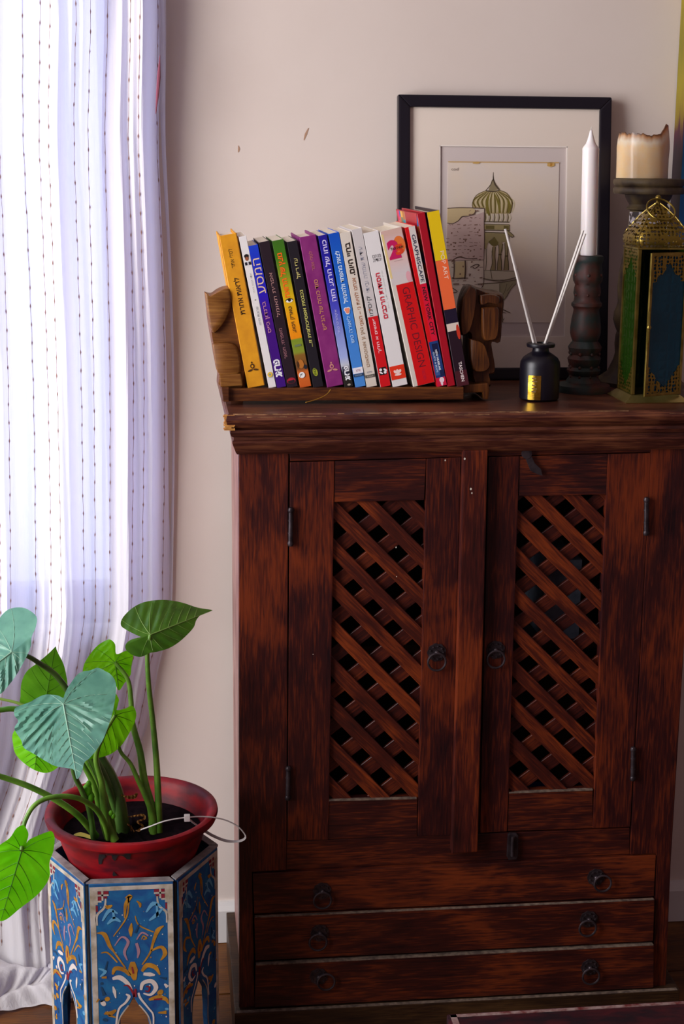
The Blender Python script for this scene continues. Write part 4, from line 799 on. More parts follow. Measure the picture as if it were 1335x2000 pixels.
def cglass(name, col):
    g = bpy.data.materials.new(name); g.use_nodes = True; nt = g.node_tree; b_ = nt.nodes['Principled BSDF']; b_.inputs['Base Color'].default_value = lin(col); b_.inputs['Roughness'].default_value = .12
    tc = nt.nodes.new('ShaderNodeTexCoord'); wv = nt.nodes.new('ShaderNodeTexVoronoi'); wv.feature = 'DISTANCE_TO_EDGE'; wv.inputs['Scale'].default_value = 75; wv.inputs['Randomness'].default_value = .3; bp = nt.nodes.new('ShaderNodeBump'); bp.inputs['Strength'].default_value = .7; bp.inputs['Distance'].default_value = .002
    nt.links.new(tc.outputs['Object'], wv.inputs['Vector']); nt.links.new(wv.outputs['Distance'], bp.inputs['Height']); nt.links.new(bp.outputs[0], b_.inputs['Normal'])
    tr = nt.nodes.new('ShaderNodeBsdfTransparent'); tr.inputs[0].default_value = lin(col); mx = nt.nodes.new('ShaderNodeMixShader'); mx.inputs[0].default_value = .45
    nt.links.new(b_.outputs[0], mx.inputs[1]); nt.links.new(tr.outputs[0], mx.inputs[2]); nt.links.new(mx.outputs[0], nt.nodes['Material Output'].inputs[0]); return g
GB = cglass('blue_pressed_glass', '0c566e'); GG = cglass('green_pressed_glass', '22400e')
lt = thing('lantern', ((LX0+LX1)/2, LY+LD/2, ZT), 'brass lantern with pierced onion roof and blue and green glass, door ajar', 'lantern')
b = MB(); e_ = .010; zt_ = ZT+.0105
for o_, z_ in [(e_, ZT), (e_+.001, ZT+.0015), (e_*.9, ZT+.003), (.0, zt_), (-.004, zt_+.001)]: b.v += [(LX0-o_, LY-o_, z_), (LX1+o_, LY-o_, z_), (LX1+o_, LY+LD+o_, z_), (LX0-o_, LY+LD+o_, z_)]
b.f = [(i*4+k, i*4+(k+1) % 4, (i+1)*4+(k+1) % 4, (i+1)*4+k) for i in range(4) for k in range(4)]+[(3, 2, 1, 0), (16, 17, 18, 19)]; b.m = [0]*len(b.f)
obj('base_tray', b, mat('polished_brass', 'a89454', .3, .9, 'c4b070', 30), lt)
zb1, zt1 = zt_+.001, lz(488)
for x_ in (LX0, LX1-.005):
    for y_ in (LY, LY+LD-.005): obj('corner_post', MB().box(x_, x_+.005, y_, y_+.005, zb1, zt1), BRASS, lt, bevel=.0008)
obj('top_band', MB().box(LX0-.001, LX1+.001, LY-.001, LY+LD+.001, zt1, zt1+.003), BRASS, lt, bevel=.0008)
def filigree(w_, h_, o3, ux_, par, name='filigree_plate'):
    """Pierced corner plates with stepped inner outline on a glass of size w_ x h_."""
    for top in (0, 1):
        for side in (0, 1):
            pts = [(0, 0), (.5, 0), (.5, .045), (.42, .055), (.40, .075), (.27, .10), (.22, .135), (.10, .16), (.08, .19), (0, .20)] if top == 0 else [(0, 0), (.5, 0), (.5, .06), (.44, .065), (.40, .10), (.36, .11), (.30, .135), (.15, .15), (.13, .185), (0, .19)]
            q = [((1-u if side else u)*w_, (1-v if top else v)*h_) for u, v in pts]
            mbm = MB().prism([o3+ux_*u+Vector((0, 0, v)) for u, v in q], ux_.cross(Vector((0, 0, 1)))*.0008); obj(name, mbm, FIL, par)
# left, right and back glasses
for (o3, ux_, w_, gm) in [(Vector((LX0+.0015, LY+LD-.005, zb1)), Vector((0, -1, 0)), LD-.010, GG), (Vector((LX1-.0015, LY+.005, zb1)), Vector((0, 1, 0)), LD-.010, GG), (Vector((LX1-.005, LY+LD-.0015, zb1)), Vector((-1, 0, 0)), LX1-LX0-.010, GG)]:
    nn_ = ux_.cross(Vector((0, 0, 1))); hh = zt1-zb1; q = [o3, o3+ux_*w_, o3+ux_*w_+Vector((0, 0, hh)), o3+Vector((0, 0, hh))]
    g_o = obj('glass_panel', MB().prism([p-nn_*.0012 for p in q], nn_*.001), gm, lt); filigree(w_, hh, o3, ux_, g_o)
# front door, hinged at the far post and standing ajar
dw = LX1-LX0-.004; an = R(24); hg = Vector((LX1-.001, LY-.002, zb1+.001)); ud = Vector((-math.cos(an), -math.sin(an), 0)); hh = zt1-zb1-.004; nd = Vector((0, 0, 1)).cross(ud)*-1
o3 = hg+ud*dw; uxd = -ud; nf = uxd.cross(Vector((0, 0, 1)))
b = MB()
def bar(u0, u1, v0, v1, th_=.003): b.prism([o3+uxd*u0+Vector((0, 0, v0))-nf*th_*.5, o3+uxd*u1+Vector((0, 0, v0))-nf*th_*.5, o3+uxd*u1+Vector((0, 0, v1))-nf*th_*.5, o3+uxd*u0+Vector((0, 0, v1))-nf*th_*.5], nf*th_)
bar(0, .004, 0, hh); bar(dw-.004, dw, 0, hh); bar(.004, dw-.004, 0, .004); bar(.004, dw-.004, hh-.004, hh)
ld = obj('lantern_door', b, BRASS, lt, bevel=.0005)
q = [o3+uxd*.004+Vector((0, 0, .004)), o3+uxd*(dw-.004)+Vector((0, 0, .004)), o3+uxd*(dw-.004)+Vector((0, 0, hh-.004)), o3+uxd*.004+Vector((0, 0, hh-.004))]
obj('glass_panel', MB().prism([p-nf*.001 for p in q], nf*.001), GB, ld)
filigree(dw-.008, hh-.008, o3+uxd*.004+Vector((0, 0, .004))+nf*.0003, uxd, ld)
b = MB().tube([o3+Vector((0, 0, hh*.38))+nf*.003, o3+Vector((0, 0, hh*.60))+nf*.003], .0018, 8); b.sphere(o3+Vector((0, 0, hh*.49))+nf*.0035, .0035, 8); obj('catch', b, BRASS, ld, smooth=True)
# roof: square onion with rounded corners
def roof_ring(hw, z, n=40):
    out = []
    for k in range(n):
        a = 2*math.pi*k/n; c_, s_ = math.cos(a), math.sin(a); p_ = 5; r_ = hw/((abs(c_)**p_+abs(s_)**p_)**(1/p_)); out.append((LX0+(LX1-LX0)/2+r_*c_, LY+LD/2+r_*s_, z))
    return out
zr = [(.0375, 486), (.041, 478), (.042, 469), (.041, 460), (.0375, 451), (.032, 441), (.0265, 431), (.020, 421), (.0125, 411), (.0065, 404), (.003, 400)]
LYc = LY+LD/2; b = MB()
z_off = zt1+.003-at(1283, 486, LYc).z
for hw, py in zr: b.v += roof_ring(hw, at(1283, py, LYc).z+z_off*(1 if py > 480 else .6))
b.f = [(i*40+k, i*40+(k+1) % 40, (i+1)*40+(k+1) % 40, (i+1)*40+k) for i in range(len(zr)-1) for k in range(40)]+[tuple(range((len(zr)-1)*40, len(zr)*40))]; b.m = [0]*len(b.f)
obj('roof', b, FIL, lt, smooth=True)
b = MB(); cxm = (LX0+LX1)/2
for sx_, sy_ in [(-1, -1), (1, -1), (1, 1), (-1, 1)]:
    b.tube(crv([(cxm+sx_*hw*.86, LYc+sy_*hw*.86, at(1283, py, LYc).z+z_off*.6) for hw, py in zr], 2), .0011, 6)
obj('roof_rib', b, BRASS, lt, smooth=True)
az_ = at(1283, 400, LYc).z+z_off*.6; b = MB().lathe([(.004, az_-.002), (.0032, az_+.002), (.0018, az_+.004)], (cxm, LYc, 0), 16); b.sphere((cxm, LYc, az_+.007), .0046, 14); obj('finial', b, BRASS, lt, smooth=True)
ra = Vector((1, 0, -.12)).normalized(); rb = Vector((-.12, .80, .80)).normalized(); rb = (rb-ra*rb.dot(ra)).normalized(); rg = Vector((cxm, LYc-.005, az_+.006))-rb*.0205; b = MB()
b.tube([rg+(ra*math.cos(2*math.pi*k/40)+rb*math.sin(2*math.pi*k/40))*.0205 for k in range(40)], .0013, 8, closed=True); obj('carry_ring', b, BRASS, lt, smooth=True)

# ---------------------------------------------------------------- painted hexagonal stool
SX, SY, SR, SH = -.0595, -.060, .1205, .362
stl = thing('stool', (SX, SY, 0), 'hexagonal blue stool painted with orange flowers, arched panels, under the red pot', 'stool')
BLUE = mat('worn_blue_paint', '083c7c', .55, 0, '146696', 30, bump=.25, detail=8, lo=.3, hi=.7, dist=1.5)
EDGE = mat('worn_white_border', 'bdb4a8', .7, 0, '8a7c62', 60, lo=.4, hi=.72)
GREYW = mat('grey_worn_wood', '6a6264', .7, 0, '97908e', 50, bump=.3)
DARK = mat('dark_wood_core', '141010', .8)
hexp = lambda r, k: Vector((SX+r*math.cos(R(60*k)), SY+r*math.sin(R(60*k)), 0))
b = MB().prism([hexp(SR-.012, k)+Vector((0, 0, .320)) for k in range(6)], (0, 0, .0135)); obj('seat_board', b, GREYW, stl, bevel=.001)
for k in range(6): obj('top_edge', MB().prism([hexp(SR-.0015, k)+Vector((0, 0, SH)), hexp(SR-.0015, k+.97)+Vector((0, 0, SH)), hexp(SR-.014, k+.97)+Vector((0, 0, SH)), hexp(SR-.014, k)+Vector((0, 0, SH))], (0, 0, .0018)), GREYW, stl)
YF = SY-SR*.866
def zfy(cy): return at(267, 1480+cy/3.034, YF).z
def pc6(cx, cy):      # position on the front panel, metres from its centre line and from the floor
    f_ = (cy-730)/848; c_ = 602+58*f_; return ((cx-c_)/(535-5*f_)*.1185, zfy(cy)+SH-zfy(722))
zapex = pc6(648, 1400)[1]
cut = [(0, zapex), (.006, zapex-.012), (.018, zapex-.030), (.0215, zapex-.050), (.0205, zapex-.075), (.024, zapex-.10), (.027, .06), (.027, 0)]
hw = .0560
outl = [(-hw, 0), (-.027, 0)]+[(-x_, z_) for x_, z_ in cut[::-1][1:]]+[(x_, z_) for x_, z_ in cut[1:]]+[(hw, 0), (hw, SH), (-hw, SH)]
def strokes(mb, mi, lst, sx_=1):
    for p, wd in lst: ribbon(mb, [((pc6(*q)[0])*sx_, pc6(*q)[1]) for q in p], [w_*.000175+.0003 for w_ in wd], -.00035-.00004*mi, mi)
OR = [([(570, 810), (600, 800), (575, 850), (572, 930)], [4, 34, 26, 6]), ([(590, 800), (585, 920), (510, 1035)], [10, 10, 6]), ([(455, 850), (470, 860), (495, 850)], [10, 34, 8]),
      ([(635, 920), (660, 975), (750, 1020)], [6, 10, 8]), ([(615, 960), (612, 1000), (615, 1040)], [4, 34, 6]), ([(640, 830), (660, 850), (662, 870)], [6, 22, 8]),
      ([(410, 1010), (455, 1020), (490, 1090), (520, 1130), (590, 1225)], [4, 34, 26, 12, 10]), ([(810, 985), (775, 1010), (750, 1080), (735, 1140), (690, 1210)], [4, 34, 20, 14, 8]),
      ([(740, 1130), (800, 1110), (825, 1150), (800, 1190)], [10, 24, 34, 6]), ([(440, 1130), (480, 1130), (540, 1190)], [6, 12, 8]), ([(690, 1060), (710, 1055), (690, 1040), (680, 1060)], [8, 10, 10, 6]),
      ([(515, 1260), (530, 1225), (580, 1235), (620, 1270)], [14, 34, 34, 20]), ([(690, 1250), (720, 1215), (770, 1230), (800, 1275)], [18, 38, 34, 8]), ([(632, 1190), (636, 1240), (650, 1300)], [30, 74, 20]),
      ([(450, 1275), (480, 1275)], [12, 20]), ([(740, 1420), (790, 1410), (840, 1420), (860, 1450)], [16, 40, 30, 6]), ([(480, 1480), (510, 1490), (545, 1470)], [10, 40, 14]), ([(500, 1500), (545, 1515)], [16, 10]), ([(800, 1500), (850, 1500)], [10, 30]), ([(425, 1420), (440, 1400)], [8, 14])]
PK = [([(520, 1090), (560, 1040), (600, 1070), (580, 1130), (600, 1180)], [6, 12, 22, 20, 6]), ([(650, 1060), (680, 1020), (720, 1040)], [8, 14, 10]), ([(650, 1080), (665, 1130), (660, 1170)], [20, 22, 6])]
LB = [([(440, 940), (480, 880), (530, 900)], [10, 30, 8]), ([(470, 960), (510, 930), (550, 950)], [10, 34, 10]), ([(700, 900), (740, 850), (790, 870)], [10, 34, 8]), ([(720, 950), (760, 920), (800, 880)], [10, 30, 10]), ([(430, 1220), (470, 1240), (440, 1270)], [8, 26, 8]), ([(500, 880), (510, 930)], [10, 22]), ([(760, 850), (770, 930)], [10, 22])]
WT = [([(515, 1285), (560, 1280), (610, 1320), (640, 1370)], [20, 40, 30, 10]), ([(690, 1360), (700, 1320), (750, 1310), (780, 1350), (750, 1390), (705, 1380)], [16, 30, 34, 34, 20, 8]), ([(700, 1265), (740, 1270), (770, 1275)], [20, 34, 10]), ([(540, 1400), (530, 1360), (520, 1330)], [6, 26, 6]), ([(600, 1380), (620, 1395), (600, 1430), (560, 1470), (548, 1578)], [10, 22, 16, 14, 12]), ([(675, 1375), (690, 1410), (740, 1470), (770, 1510), (775, 1578)], [14, 16, 12, 12, 10]), ([(830, 1330), (850, 1350)], [10, 30])]
RDp = [([(585, 1330), (610, 1330), (640, 1370), (650, 1400)], [6, 14, 16, 10]), ([(720, 1340), (740, 1345), (735, 1370), (715, 1365)], [10, 12, 12, 8]), ([(770, 1420), (820, 1418)], [8, 16]), ([(630, 1220), (640, 1260)], [8, 14]), ([(655, 1350), (655, 1400)], [14, 26])]
DB = [([(450, 1330), (470, 1380)], [8, 26]), ([(800, 1290), (840, 1300)], [6, 22]), ([(660, 970), (640, 1020)], [10, 16]), ([(480, 1180), (470, 1230)], [6, 14])]
mor = [mat('ornament_orange', '946418', .6, 0, 'b88224', 80), mat('ornament_rose', '9a7484', .6), mat('ornament_pale_blue', '5a98bc', .6), mat('ornament_white', 'cfc4bc', .6), mat('ornament_red', '7c1426', .6), mat('ornament_dark_blue', '0c3a5c', .6)]
for k in range(6):
    a = R(60*k+30); n_ = Vector((math.cos(a), math.sin(a), 0)); t_ = Vector((-n_.y, n_.x, 0)); ap = SR*.866; cpt = Vector((SX, SY, 0))+n_*ap
    Mp = Matrix((t_, -n_, Vector((0, 0, 1)))).transposed().to_4x4(); Mp.translation = cpt      # local x along the face, y inwards
    Tm = lambda mb: (setattr(mb, 'v', [tuple(Mp @ Vector(v)) for v in mb.v]), mb)[1]
    pb_ = MB().prism([(x_, 0, z_) for x_, z_ in outl], (0, .008, 0)); pn_ = obj('side_panel', Tm(pb_), BLUE, stl, bevel=.0008, seg=1)
    if k in (0, 1, 2): continue
    bb = MB(); y_ = -.0003
    rect(bb, -hw+.001, -hw+.0085, .0, SH-.004, y_); rect(bb, hw-.0085, hw-.001, 0, SH-.004, y_); rect(bb, -hw+.0085, hw-.0085, SH-.010, SH-.004, y_)
    for sg in (-1, 1):      # stepped corner frets and the curved shoulder line
        for (a0_, a1_, b0_, b1_) in [(.0085, .0115, .010, .030), (.0115, .026, .015, .0175), (.0165, .019, .010, .024), (.0115, .0165, .024, .0265)]:
            xs = sorted([sg*(hw-a0_), sg*(hw-a1_)]); rect(bb, xs[0], xs[1], SH-b1_, SH-b0_, y_)
        ribbon(bb, [(sg*(hw-.0095), SH-.06), (sg*(hw-.010), SH-.045), (sg*(hw-.020), SH-.034), (sg*(hw-.022), SH-.020)], [.0028, .0032, .0030, .002], y_)
        ribbon(bb, [(sg*(x_+.0012), z_) for x_, z_ in cut[1:]], [.0018, .0022], y_)
    obj('border_paint', Tm(bb), EDGE, pn_)
    bb = MB()
    for sg in (-1, 1):
        for (a0_, a1_, b0_, b1_) in [(.0118, .0163, .018, .0238), (.0193, .026, .0105, .0148), (.0118, .0163, .0105, .0148), (.0088, .0113, .031, .040), (.0195, .024, .018, .021)]:
            xs = sorted([sg*(hw-a0_), sg*(hw-a1_)]); rect(bb, xs[0], xs[1], SH-b1_, SH-b0_, y_)
    obj('fret_paint', Tm(bb), mor[4], pn_)
    bb = MB()
    for mi, ls in enumerate([OR, PK, LB, WT, RDp, DB]): strokes(bb, mi, ls, 1 if k == 4 else -1)
    # petals and dots
    random.seed(20+k)
    for j in range(70):
        u_ = random.uniform(-.044, .044); z_ = random.uniform(.02, SH-.03)
        if abs(u_) < .03 and z_ < zapex+.004: continue
        rr_ = random.uniform(.0004, .0011); ell(bb, u_, z_, rr_, rr_*1.3, -.0003, random.choice([3, 3, 0, 2]), n=7)
    for j in range(26):
        u_ = random.choice((-1, 1))*random.uniform(.030, .045); z_ = random.uniform(.0, zapex+.03); ell(bb, u_, z_, random.uniform(.0015, .004), random.uniform(.002, .005), -.00032, random.choice([0, 0, 2, 5, 3]), n=9, rot=random.random()*3)
    obj('painted_ornament', Tm(bb), mor, pn_)
for k in range(6):
    p = hexp(SR-.008, k); b = MB().tube([p, p+Vector((0, 0, SH-.004))], .0052, 6); obj('corner_post', b, DARK, stl)

# ---------------------------------------------------------------- potted plant
PZ = .3340; PX_, PY_ = SX, SY; RZ = .422
pp = thing('potted_plant', (PX_, PY_, PZ), 'elephant ear plant with big green leaves in a scuffed red plastic bowl', 'plant')
POT = bpy.data.materials.new('red_plastic'); POT.use_nodes = True; nt = POT.node_tree; b_ = nt.nodes['Principled BSDF']; L = nt.links.new; b_.inputs['Roughness'].default_value = .5; b_.inputs['Specular IOR Level'].default_value = .3
tc = nt.nodes.new('ShaderNodeTexCoord'); mp = nt.nodes.new('ShaderNodeMapping'); mp.inputs['Scale'].default_value = (1, 1, 2.5); nz = nt.nodes.new('ShaderNodeTexNoise'); nz.inputs['Scale'].default_value = 20; nz.inputs['Detail'].default_value = 6
cr = nt.nodes.new('ShaderNodeValToRGB'); e = cr.color_ramp.elements; e[0].position = .35; e[0].color = lin('4e0616'); e[1].position = .66; e[1].color = lin('960812'); L(tc.outputs['Object'], mp.inputs[0]); L(mp.outputs[0], nz.inputs['Vector']); L(nz.outputs['Fac'], cr.inputs[0]); L(cr.outputs[0], b_.inputs['Base Color'])
z = PZ
pr = [(0, z), (.080, z), (.0845, z+.004), (.0905, .362), (.0975, RZ-.042), (.1050, RZ-.018), (.1075, RZ-.0155), (.112, RZ-.0145), (.1172, RZ-.0115), (.1195, RZ-.004), (.1185, RZ+.0005), (.1145, RZ+.002), (.109, RZ), (.1055, RZ-.004), (.1035, RZ-.012), (.096, RZ-.034), (.080, z+.008), (0, z+.006)]
obj('pot', MB().lathe(pr, (PX_, PY_, 0), 72), POT, pp, smooth=True)
b = MB(); random.seed(9)
for i in range(9):
    r_ = .0955*i/8
    for k in range(40): a = 2*math.pi*k/40; b.v.append((PX_+r_*math.cos(a), PY_+r_*math.sin(a), RZ-.030+random.uniform(-.003, .003)*(i < 8)+.004*math.exp(-(r_/.05)**2)))
b.f = [(i*40+k, i*40+(k+1) % 40, (i+1)*40+(k+1) % 40, (i+1)*40+k) for i in range(8) for k in range(40)]; b.m = [0]*len(b.f)
tag(obj('soil', b, mat('dark_soil', '080408', 1, 0, '160c10', 120, bump=.5, spec=.05), pp, smooth=True), kind='stuff')
b = MB(); fl = [[(515, 1385), (545, 1385), (550, 1400), (535, 1410), (530, 1435), (515, 1438), (512, 1415)], [(580, 1388), (615, 1390), (605, 1410), (598, 1420), (585, 1408)], [(628, 1390), (650, 1385), (662, 1378), (682, 1384), (678, 1412), (660, 1410), (645, 1396)], [(592, 1472), (602, 1485), (612, 1494), (590, 1500), (585, 1490)], [(548, 1385), (640, 1388), (640, 1391), (548, 1389)]]
for f_ in fl:      # flaked paint on the bowl's side, laid on its slope
    q = []
    for cx_, cy_ in f_:
        ppx, ppy = cx_/2.67, 1150+cy_/2.67; d_ = _f + RT*((ppx-CXP)/FPX) - UP*((ppy-CYP)/FPX); t_ = (PY_-.11-CAM.y)/d_.y
        for _ in range(60):
            p_ = CAM+d_*t_; rr_ = math.hypot(p_.x-PX_, p_.y-PY_); want = .0905+(.1050-.0905)*(p_.z-.362)/(RZ-.018-.362)+.0016; t_ += (rr_-want)*.4
        q.append(p_)
    b.add(q, [tuple(range(len(q)))])
obj('paint_flake', b, mat('flake_black', '140a10', .7), pp)
tag(bpy.data.objects['paint_flake'], kind='stuff')
LEAFC = lambda cx, cy: (cx/2.67, 1150+cy/2.67)
def inside(p, P):
    c = False
    for i in range(len(P)):
        a, b_ = P[i-1], P[i]
        if (a[1] > p[1]) != (b_[1] > p[1]) and p[0] < (b_[0]-a[0])*(p[1]-a[1])/(b_[1]-a[1])+a[0]: c = not c
    return c
def leaf(out, jn, tip, Y0, g=(0, 0), fold=.02, droop=.02, rip=.003, mt=None, vm=None, nv=7, wave=0):
    out = [(p.x, p.y) for p in crv([(x_, y_, 0) for x_, y_ in out+[out[0]]], 4)[:-1]]
    jx, jy = jn; mx_, my_ = tip[0]-jx, tip[1]-jy; Lm = math.hypot(mx_, my_); mx_ /= Lm; my_ /= Lm
    def surf(p, lift=0):
        dx, dy = p[0]-jx, p[1]-jy; s = dx*mx_+dy*my_; d = dx*my_-dy*mx_; q = s-abs(d)*.75
        y_ = Y0+g[0]*dx/400+g[1]*dy/400+fold*abs(d)/Lm+droop*(s/Lm)**2+rip*math.cos(2*math.pi*q/(Lm/nv))*min(1, abs(d)/(.18*Lm))*(1 if s > 0 else .5)+wave*math.sin(s/Lm*5+d/Lm*3)
        return at(*LEAFC(*p), y_-lift)
    b = MB(); n = len(out); RN = 12
    for r_ in range(RN+1):
        for x_, y_ in out: b.v.append(tuple(surf((jx+(x_-jx)*r_/RN, jy+(y_-jy)*r_/RN))))
    b.f = [(i*n+k, i*n+(k+1) % n, (i+1)*n+(k+1) % n, (i+1)*n+k) for i in range(RN) for k in range(n)]; b.m = [0]*len(b.f)
    lf = obj('leaf', b, mt, pp, smooth=True)
    vb = MB(); N = 16; vb.tube([surf((jx+(tip[0]-jx)*k/N, jy+(tip[1]-jy)*k/N), .0003) for k in range(N+1)], [.0013*(1-.75*k/N) for k in range(N+1)], 5)
    for k in range(nv+3):
        for sg in (-1, 1):
            s0 = Lm*(.0 if k < 3 else (k-2)/(nv+1.0)); ang = [2.5, 1.9, 1.35][k] if k < 3 else .95
            ang *= sg; vx = mx_*math.cos(ang)-my_*math.sin(ang); vy = mx_*math.sin(ang)+my_*math.cos(ang); p = [jx+mx_*s0, jy+my_*s0]; pts = []
            for st_ in range(60):
                if not inside(p, out) and st_ > 0: break
                pts.append(surf(p, .0002)); c_ = math.cos(-sg*.028); s_ = math.sin(-sg*.028); vx, vy = vx*c_-vy*s_, vx*s_+vy*c_; p = [p[0]+vx*12, p[1]+vy*12]
            if len(pts) > 3: vb.tube(pts, [.0006*(1-.7*i/len(pts)) for i in range(len(pts))], 4)
    v_ = obj('vein', vb, vm, lf, smooth=True); return surf
LFd = mat('leaf_dark_green', '33600e', .36, 0, '4c8216', 25, trans=.35, spec=.6, coat=.2)
LFg = mat('leaf_sky_sheen', '4a8672', .46, 0, '629e84', 30, trans=.2, spec=.7, coat=.15)  # blue-green sheen of the sky put into the base colour
LFb = mat('leaf_bright_green', '66bc0a', .42, 0, '84d414', 25, trans=.6, spec=.5)
VD = mat('vein_pale_green', '7aa04a', .5, trans=.2); VG = mat('vein_blue_green', '8ab49a', .5, trans=.2); VB = mat('vein_fresh_green', '5c9a1c', .5, trans=.3)
A = [(330, 570), (300, 556), (270, 552), (235, 552), (200, 565), (160, 588), (130, 600), (80, 620), (75, 660), (95, 690), (75, 730), (110, 790), (125, 830), (175, 860), (240, 900), (290, 925), (350, 935), (385, 945), (400, 992), (425, 960), (440, 905), (470, 880), (530, 800), (570, 700), (592, 620), (605, 530), (600, 480), (575, 445), (550, 430), (510, 412), (470, 425), (430, 432), (400, 450), (370, 490), (345, 530)]
leaf(A, (330, 602), (400, 985), -.165, (-.01, -.10), .012, -.02, .0022, LFg, VG, 8)
Bq = [(750, 258), (715, 243), (660, 215), (630, 190), (640, 150), (690, 100), (750, 70), (830, 58), (900, 62), (960, 75), (1030, 98), (1108, 112), (1060, 125), (1025, 160), (1010, 200), (975, 240), (930, 280), (880, 310), (820, 328), (780, 335), (735, 355), (690, 345), (655, 315), (658, 285), (690, 262), (725, 262)]
leaf(Bq, (783, 240), (1106, 113), -.05, (.03, -.10), .03, .02, .0016, LFd, VD, 6)
Cq = [(-60, 230), (-20, 200), (0, 150), (40, 110), (90, 97), (140, 105), (190, 145), (186, 200), (165, 250), (160, 300), (130, 370), (85, 450), (40, 510), (0, 550), (-60, 560), (-130, 520), (-170, 430), (-170, 330), (-130, 260)]
leaf(Cq, (60, 330), (-160, 500), -.12, (-.02, -.10), .02, .0, .0018, LFg, VG, 6)
Dq = [(290, 300), (250, 340), (190, 390), (140, 430), (112, 490), (107, 560), (108, 605), (180, 640), (250, 640), (320, 590), (350, 510), (345, 450), (330, 390), (300, 330)]
leaf(Dq, (232, 600), (290, 302), -.06, (0, .04), .02, .01, .001, mat('leaf_mid_green', '4c8c10', .45, 0, '60a41a', 25, trans=.55), VB, 4)
Eq = [(430, 435), (440, 390), (470, 340), (510, 295), (550, 270), (575, 265), (600, 290), (606, 340), (650, 325), (685, 320), (695, 345), (685, 400), (680, 450), (650, 490), (620, 530), (600, 500), (560, 470), (500, 450)]
leaf(Eq, (600, 385), (620, 528), -.05, (.02, .04), .02, .01, .002, LFb, VB, 4)
Fq = [(600, 540), (620, 580), (605, 630), (650, 625), (690, 610), (710, 650), (700, 700), (670, 760), (630, 820), (580, 860), (520, 880), (460, 885), (480, 860), (530, 790), (560, 700), (585, 620)]
leaf(Fq, (600, 660), (462, 884), -.10, (.03, .02), .02, .0, .0018, LFb, VB, 5)
Gq = [(90, 720), (65, 760), (68, 810), (80, 860), (120, 905), (180, 945), (240, 960), (290, 940), (310, 900), (230, 800), (150, 720)]
leaf(Gq, (200, 800), (180, 945), -.08, (.0, .02), .02, .0, .001, mat('leaf_lime', '74d814', .45, 0, '90ec20', 25, trans=.6), VB, 3)
Hq = [(112, 1330), (110, 1285), (118, 1240), (135, 1245), (150, 1275), (150, 1312), (190, 1290), (240, 1270), (270, 1265), (285, 1300), (277, 1370), (257, 1430), (260, 1490), (240, 1540), (190, 1600), (100, 1670), (40, 1720), (0, 1732), (-30, 1700), (-60, 1600), (-72, 1480), (-50, 1380), (0, 1335), (50, 1310), (80, 1285), (95, 1235), (108, 1290)]
Hq = [(135, 1335), (150, 1310), (190, 1290), (240, 1270), (270, 1265), (285, 1300), (277, 1370), (257, 1430), (260, 1490), (240, 1540), (190, 1600), (100, 1670), (40, 1720), (0, 1732), (-30, 1700), (-60, 1600), (-72, 1480), (-50, 1380), (0, 1335), (50, 1300), (85, 1250), (120, 1232), (140, 1255), (148, 1285)]
leaf(Hq, (112, 1365), (5, 1728), -.20, (.02, .06), .02, .01, .0015, mat('leaf_vivid_green', '66dc04', .42, 0, '7cec10', 25, trans=.5), mat('vein_dull_green', '4c9c14', .5, trans=.2), 5)
STM = mat('stem_green', '4a7a1e', .42, 0, '74a034', 40, trans=.15, coat=.2); STD = mat('stem_dark_green', '2c4a1a', .42, 0, '4a6e2a', 40, coat=.2)
def stem(pts, ys, rad, m=STM):
    P = crv([(x_, y_, 0) for x_, y_ in pts], 6); N = len(P); q = []
    for i, p in enumerate(P): s_ = i/(N-1); q.append(at(*LEAFC(p.x, p.y), ys[0]+(ys[1]-ys[0])*s_))
    r0, r1 = rad; obj('stem', MB().tube(q, [(r0+(r1-r0)*i/(N-1)) for i in range(N)], 10), m, pp, smooth=True)
SB = -.075
stem([(112, 1365), (118, 1290), (128, 1220), (170, 1140), (230, 1098), (310, 1082), (390, 1088), (450, 1112), (505, 1155), (545, 1225), (565, 1300)], (-.205, SB-.03), (.0026, .0042))
stem([(-60, 965), (0, 978), (150, 1030), (290, 1100), (400, 1175), (460, 1240), (500, 1290)], (-.16, SB-.02), (.0034, .0052))
stem([(783, 240), (768, 340), (775, 500), (797, 700), (815, 900), (825, 1100), (828, 1285)], (-.052, SB-.0), (.0026, .0052))
stem([(600, 385), (665, 470), (682, 580), (690, 700), (730, 850), (752, 1000), (790, 1150), (800, 1280)], (-.05, SB), (.0024, .0068))
stem([(505, 800), (520, 880), (575, 980), (615, 1100), (640, 1275)], (-.06, SB+.005), (.007, .0112), STD)
stem([(450, 850), (475, 900), (520, 1000), (545, 1100), (575, 1200), (590, 1310)], (-.09, SB-.02), (.0035, .0062))
stem([(400, 870), (440, 930), (490, 1030), (520, 1150), (545, 1240), (565, 1305)], (-.10, SB-.02), (.003, .0052))
stem([(600, 660), (540, 760), (500, 880), (530, 1010), (540, 1130), (560, 1230), (600, 1312)], (-.10, SB-.03), (.0025, .006), STM)
stem([(600, 660), (620, 830), (680, 912), (720, 1000), (765, 1100), (800, 1200), (808, 1270)], (-.08, SB), (.0022, .0045))
stem([(330, 602), (360, 800), (385, 960), (425, 1050), (465, 1150), (488, 1300)], (-.15, SB-.03), (.003, .0042), STD)
stem([(60, 330), (140, 350), (200, 385), (300, 460), (400, 620), (480, 850), (555, 1000), (600, 1150), (620, 1280)], (-.115, SB+.01), (.0026, .006), STD)
stem([(-60, 640), (0, 632), (75, 626), (200, 650), (380, 780), (480, 950), (560, 1150), (600, 1290)], (-.10, SB+.01), (.0034, .006), STM)
stem([(-60, 560), (0, 574), (110, 602), (260, 680), (420, 850), (500, 1000), (540, 1150), (570, 1290)], (-.06, SB+.02), (.0016, .0035), mat('stem_pale', '8aa84a', .5, trans=.2))
b = MB()
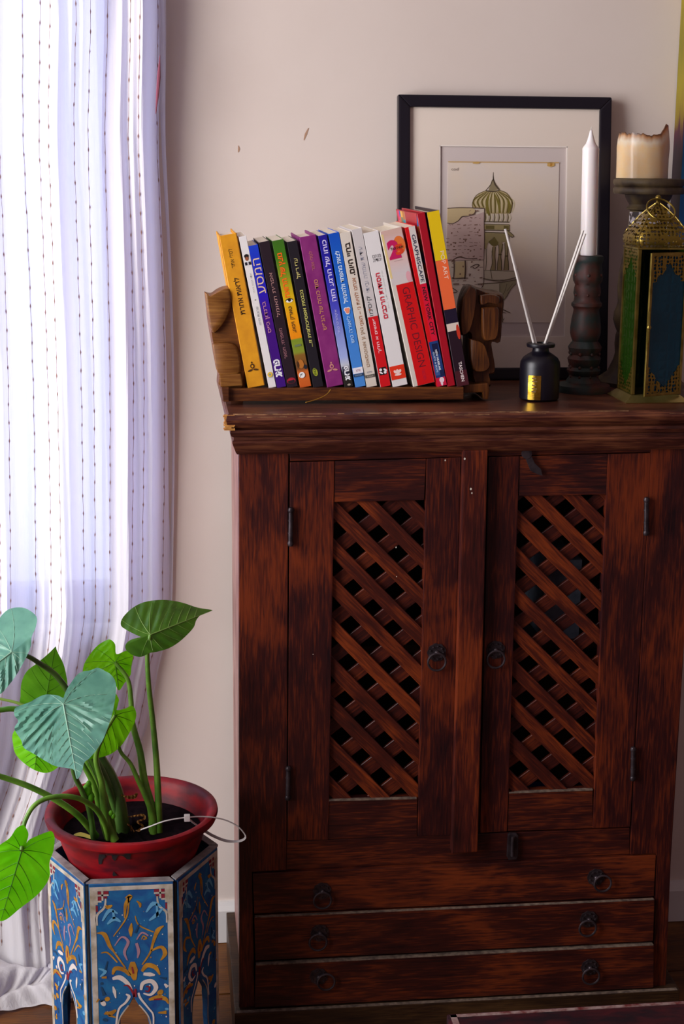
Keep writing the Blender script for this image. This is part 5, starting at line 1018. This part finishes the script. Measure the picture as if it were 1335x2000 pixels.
for (x_, y_, r_) in [(462, 1020, .005), (455, 1050, .0085), (470, 1085, .0075), (578, 1170, .004), (590, 1185, .004)]: b.sphere(at(*LEAFC(x_, y_), -.115), r_, 12, sc=(.8, .8, 1.1))
obj('sprout', b, mat('sprout_lime', '6cb81c', .45, trans=.4), pp, smooth=True)
b = MB()
for q in [[(665, 1190), (700, 1185), (745, 1180), (752, 1200), (715, 1215), (745, 1240), (700, 1270), (680, 1240), (660, 1225)], [(630, 1075), (665, 1085), (700, 1078), (712, 1066), (700, 1088), (660, 1092)]]:
    ribbon(b, [LEAFC(*p) for p in q], [1.5, 5, 3, 6, 2], 0, F=lambda u, v: at(u, v, -.075+.004*math.sin(u*.9)))
obj('dry_scrap', b, mat('dry_leaf', '8a5a28', .8, 0, 'b8853c', 120), pp)
b = MB(); ribbon(b, [LEAFC(*p) for p in [(385, 1285), (420, 1280), (470, 1295), (480, 1305)]], [3, 8, 7, 3], 0, F=lambda u, v: at(u, v, z=RZ-.026)); obj('dry_scrap', b, mat('yellow_leaf', 'a89430', .7), pp)

# white cable tie hanging over the bowl's rim
ct = [(735, 1256, -.125), (790, 1236, -.13), (850, 1214, -.13), (915, 1200, -.125), (972, 1193, -.12), (1040, 1188, -.11), (1110, 1192, -.105), (1180, 1208, -.10), (1240, 1240, -.10), (1278, 1285, -.10), (1268, 1308, -.10), (1225, 1318, -.095), (1170, 1312, -.085), (1110, 1288, -.075), (1066, 1262, -.07)]
P = crv([at(*LEAFC(x_, y_), Y_) for x_, y_, Y_ in ct], 5)
TIE = mat('white_nylon', 'cfc8c4', .4, trans=.2); tie = thing('cable_tie', at(*LEAFC(972, 1193), -.12), 'white plastic cable tie looped over the rim of the red bowl', 'cable tie')
obj('strap', MB().tube(P, .0021, 8, flat=.45), TIE, tie, smooth=True)
c_ = at(*LEAFC(975, 1195), -.121); obj('lock_head', MB().box(c_.x-.004, c_.x+.004, c_.y-.003, c_.y+.004, c_.z-.0045, c_.z+.0045), TIE, tie, bevel=.0012)
P = crv([at(*LEAFC(x_, y_), Y_) for x_, y_, Y_ in [(985, 1200, -.115), (1010, 1222, -.10), (1045, 1245, -.085), (1066, 1262, -.072)]], 4); obj('strap', MB().tube(P, .0019, 8, flat=.45), TIE, tie, smooth=True)

for o in bpy.data.objects:
    if o.parent and o.name.split('.')[0] in ('painted_ornament', 'border_paint', 'fret_paint', 'paint_fleck', 'ink_lines', 'wash', 'splinter', 'worn_edge', 'sprout', 'scuff', 'side_print'): o['kind'] = 'stuff'
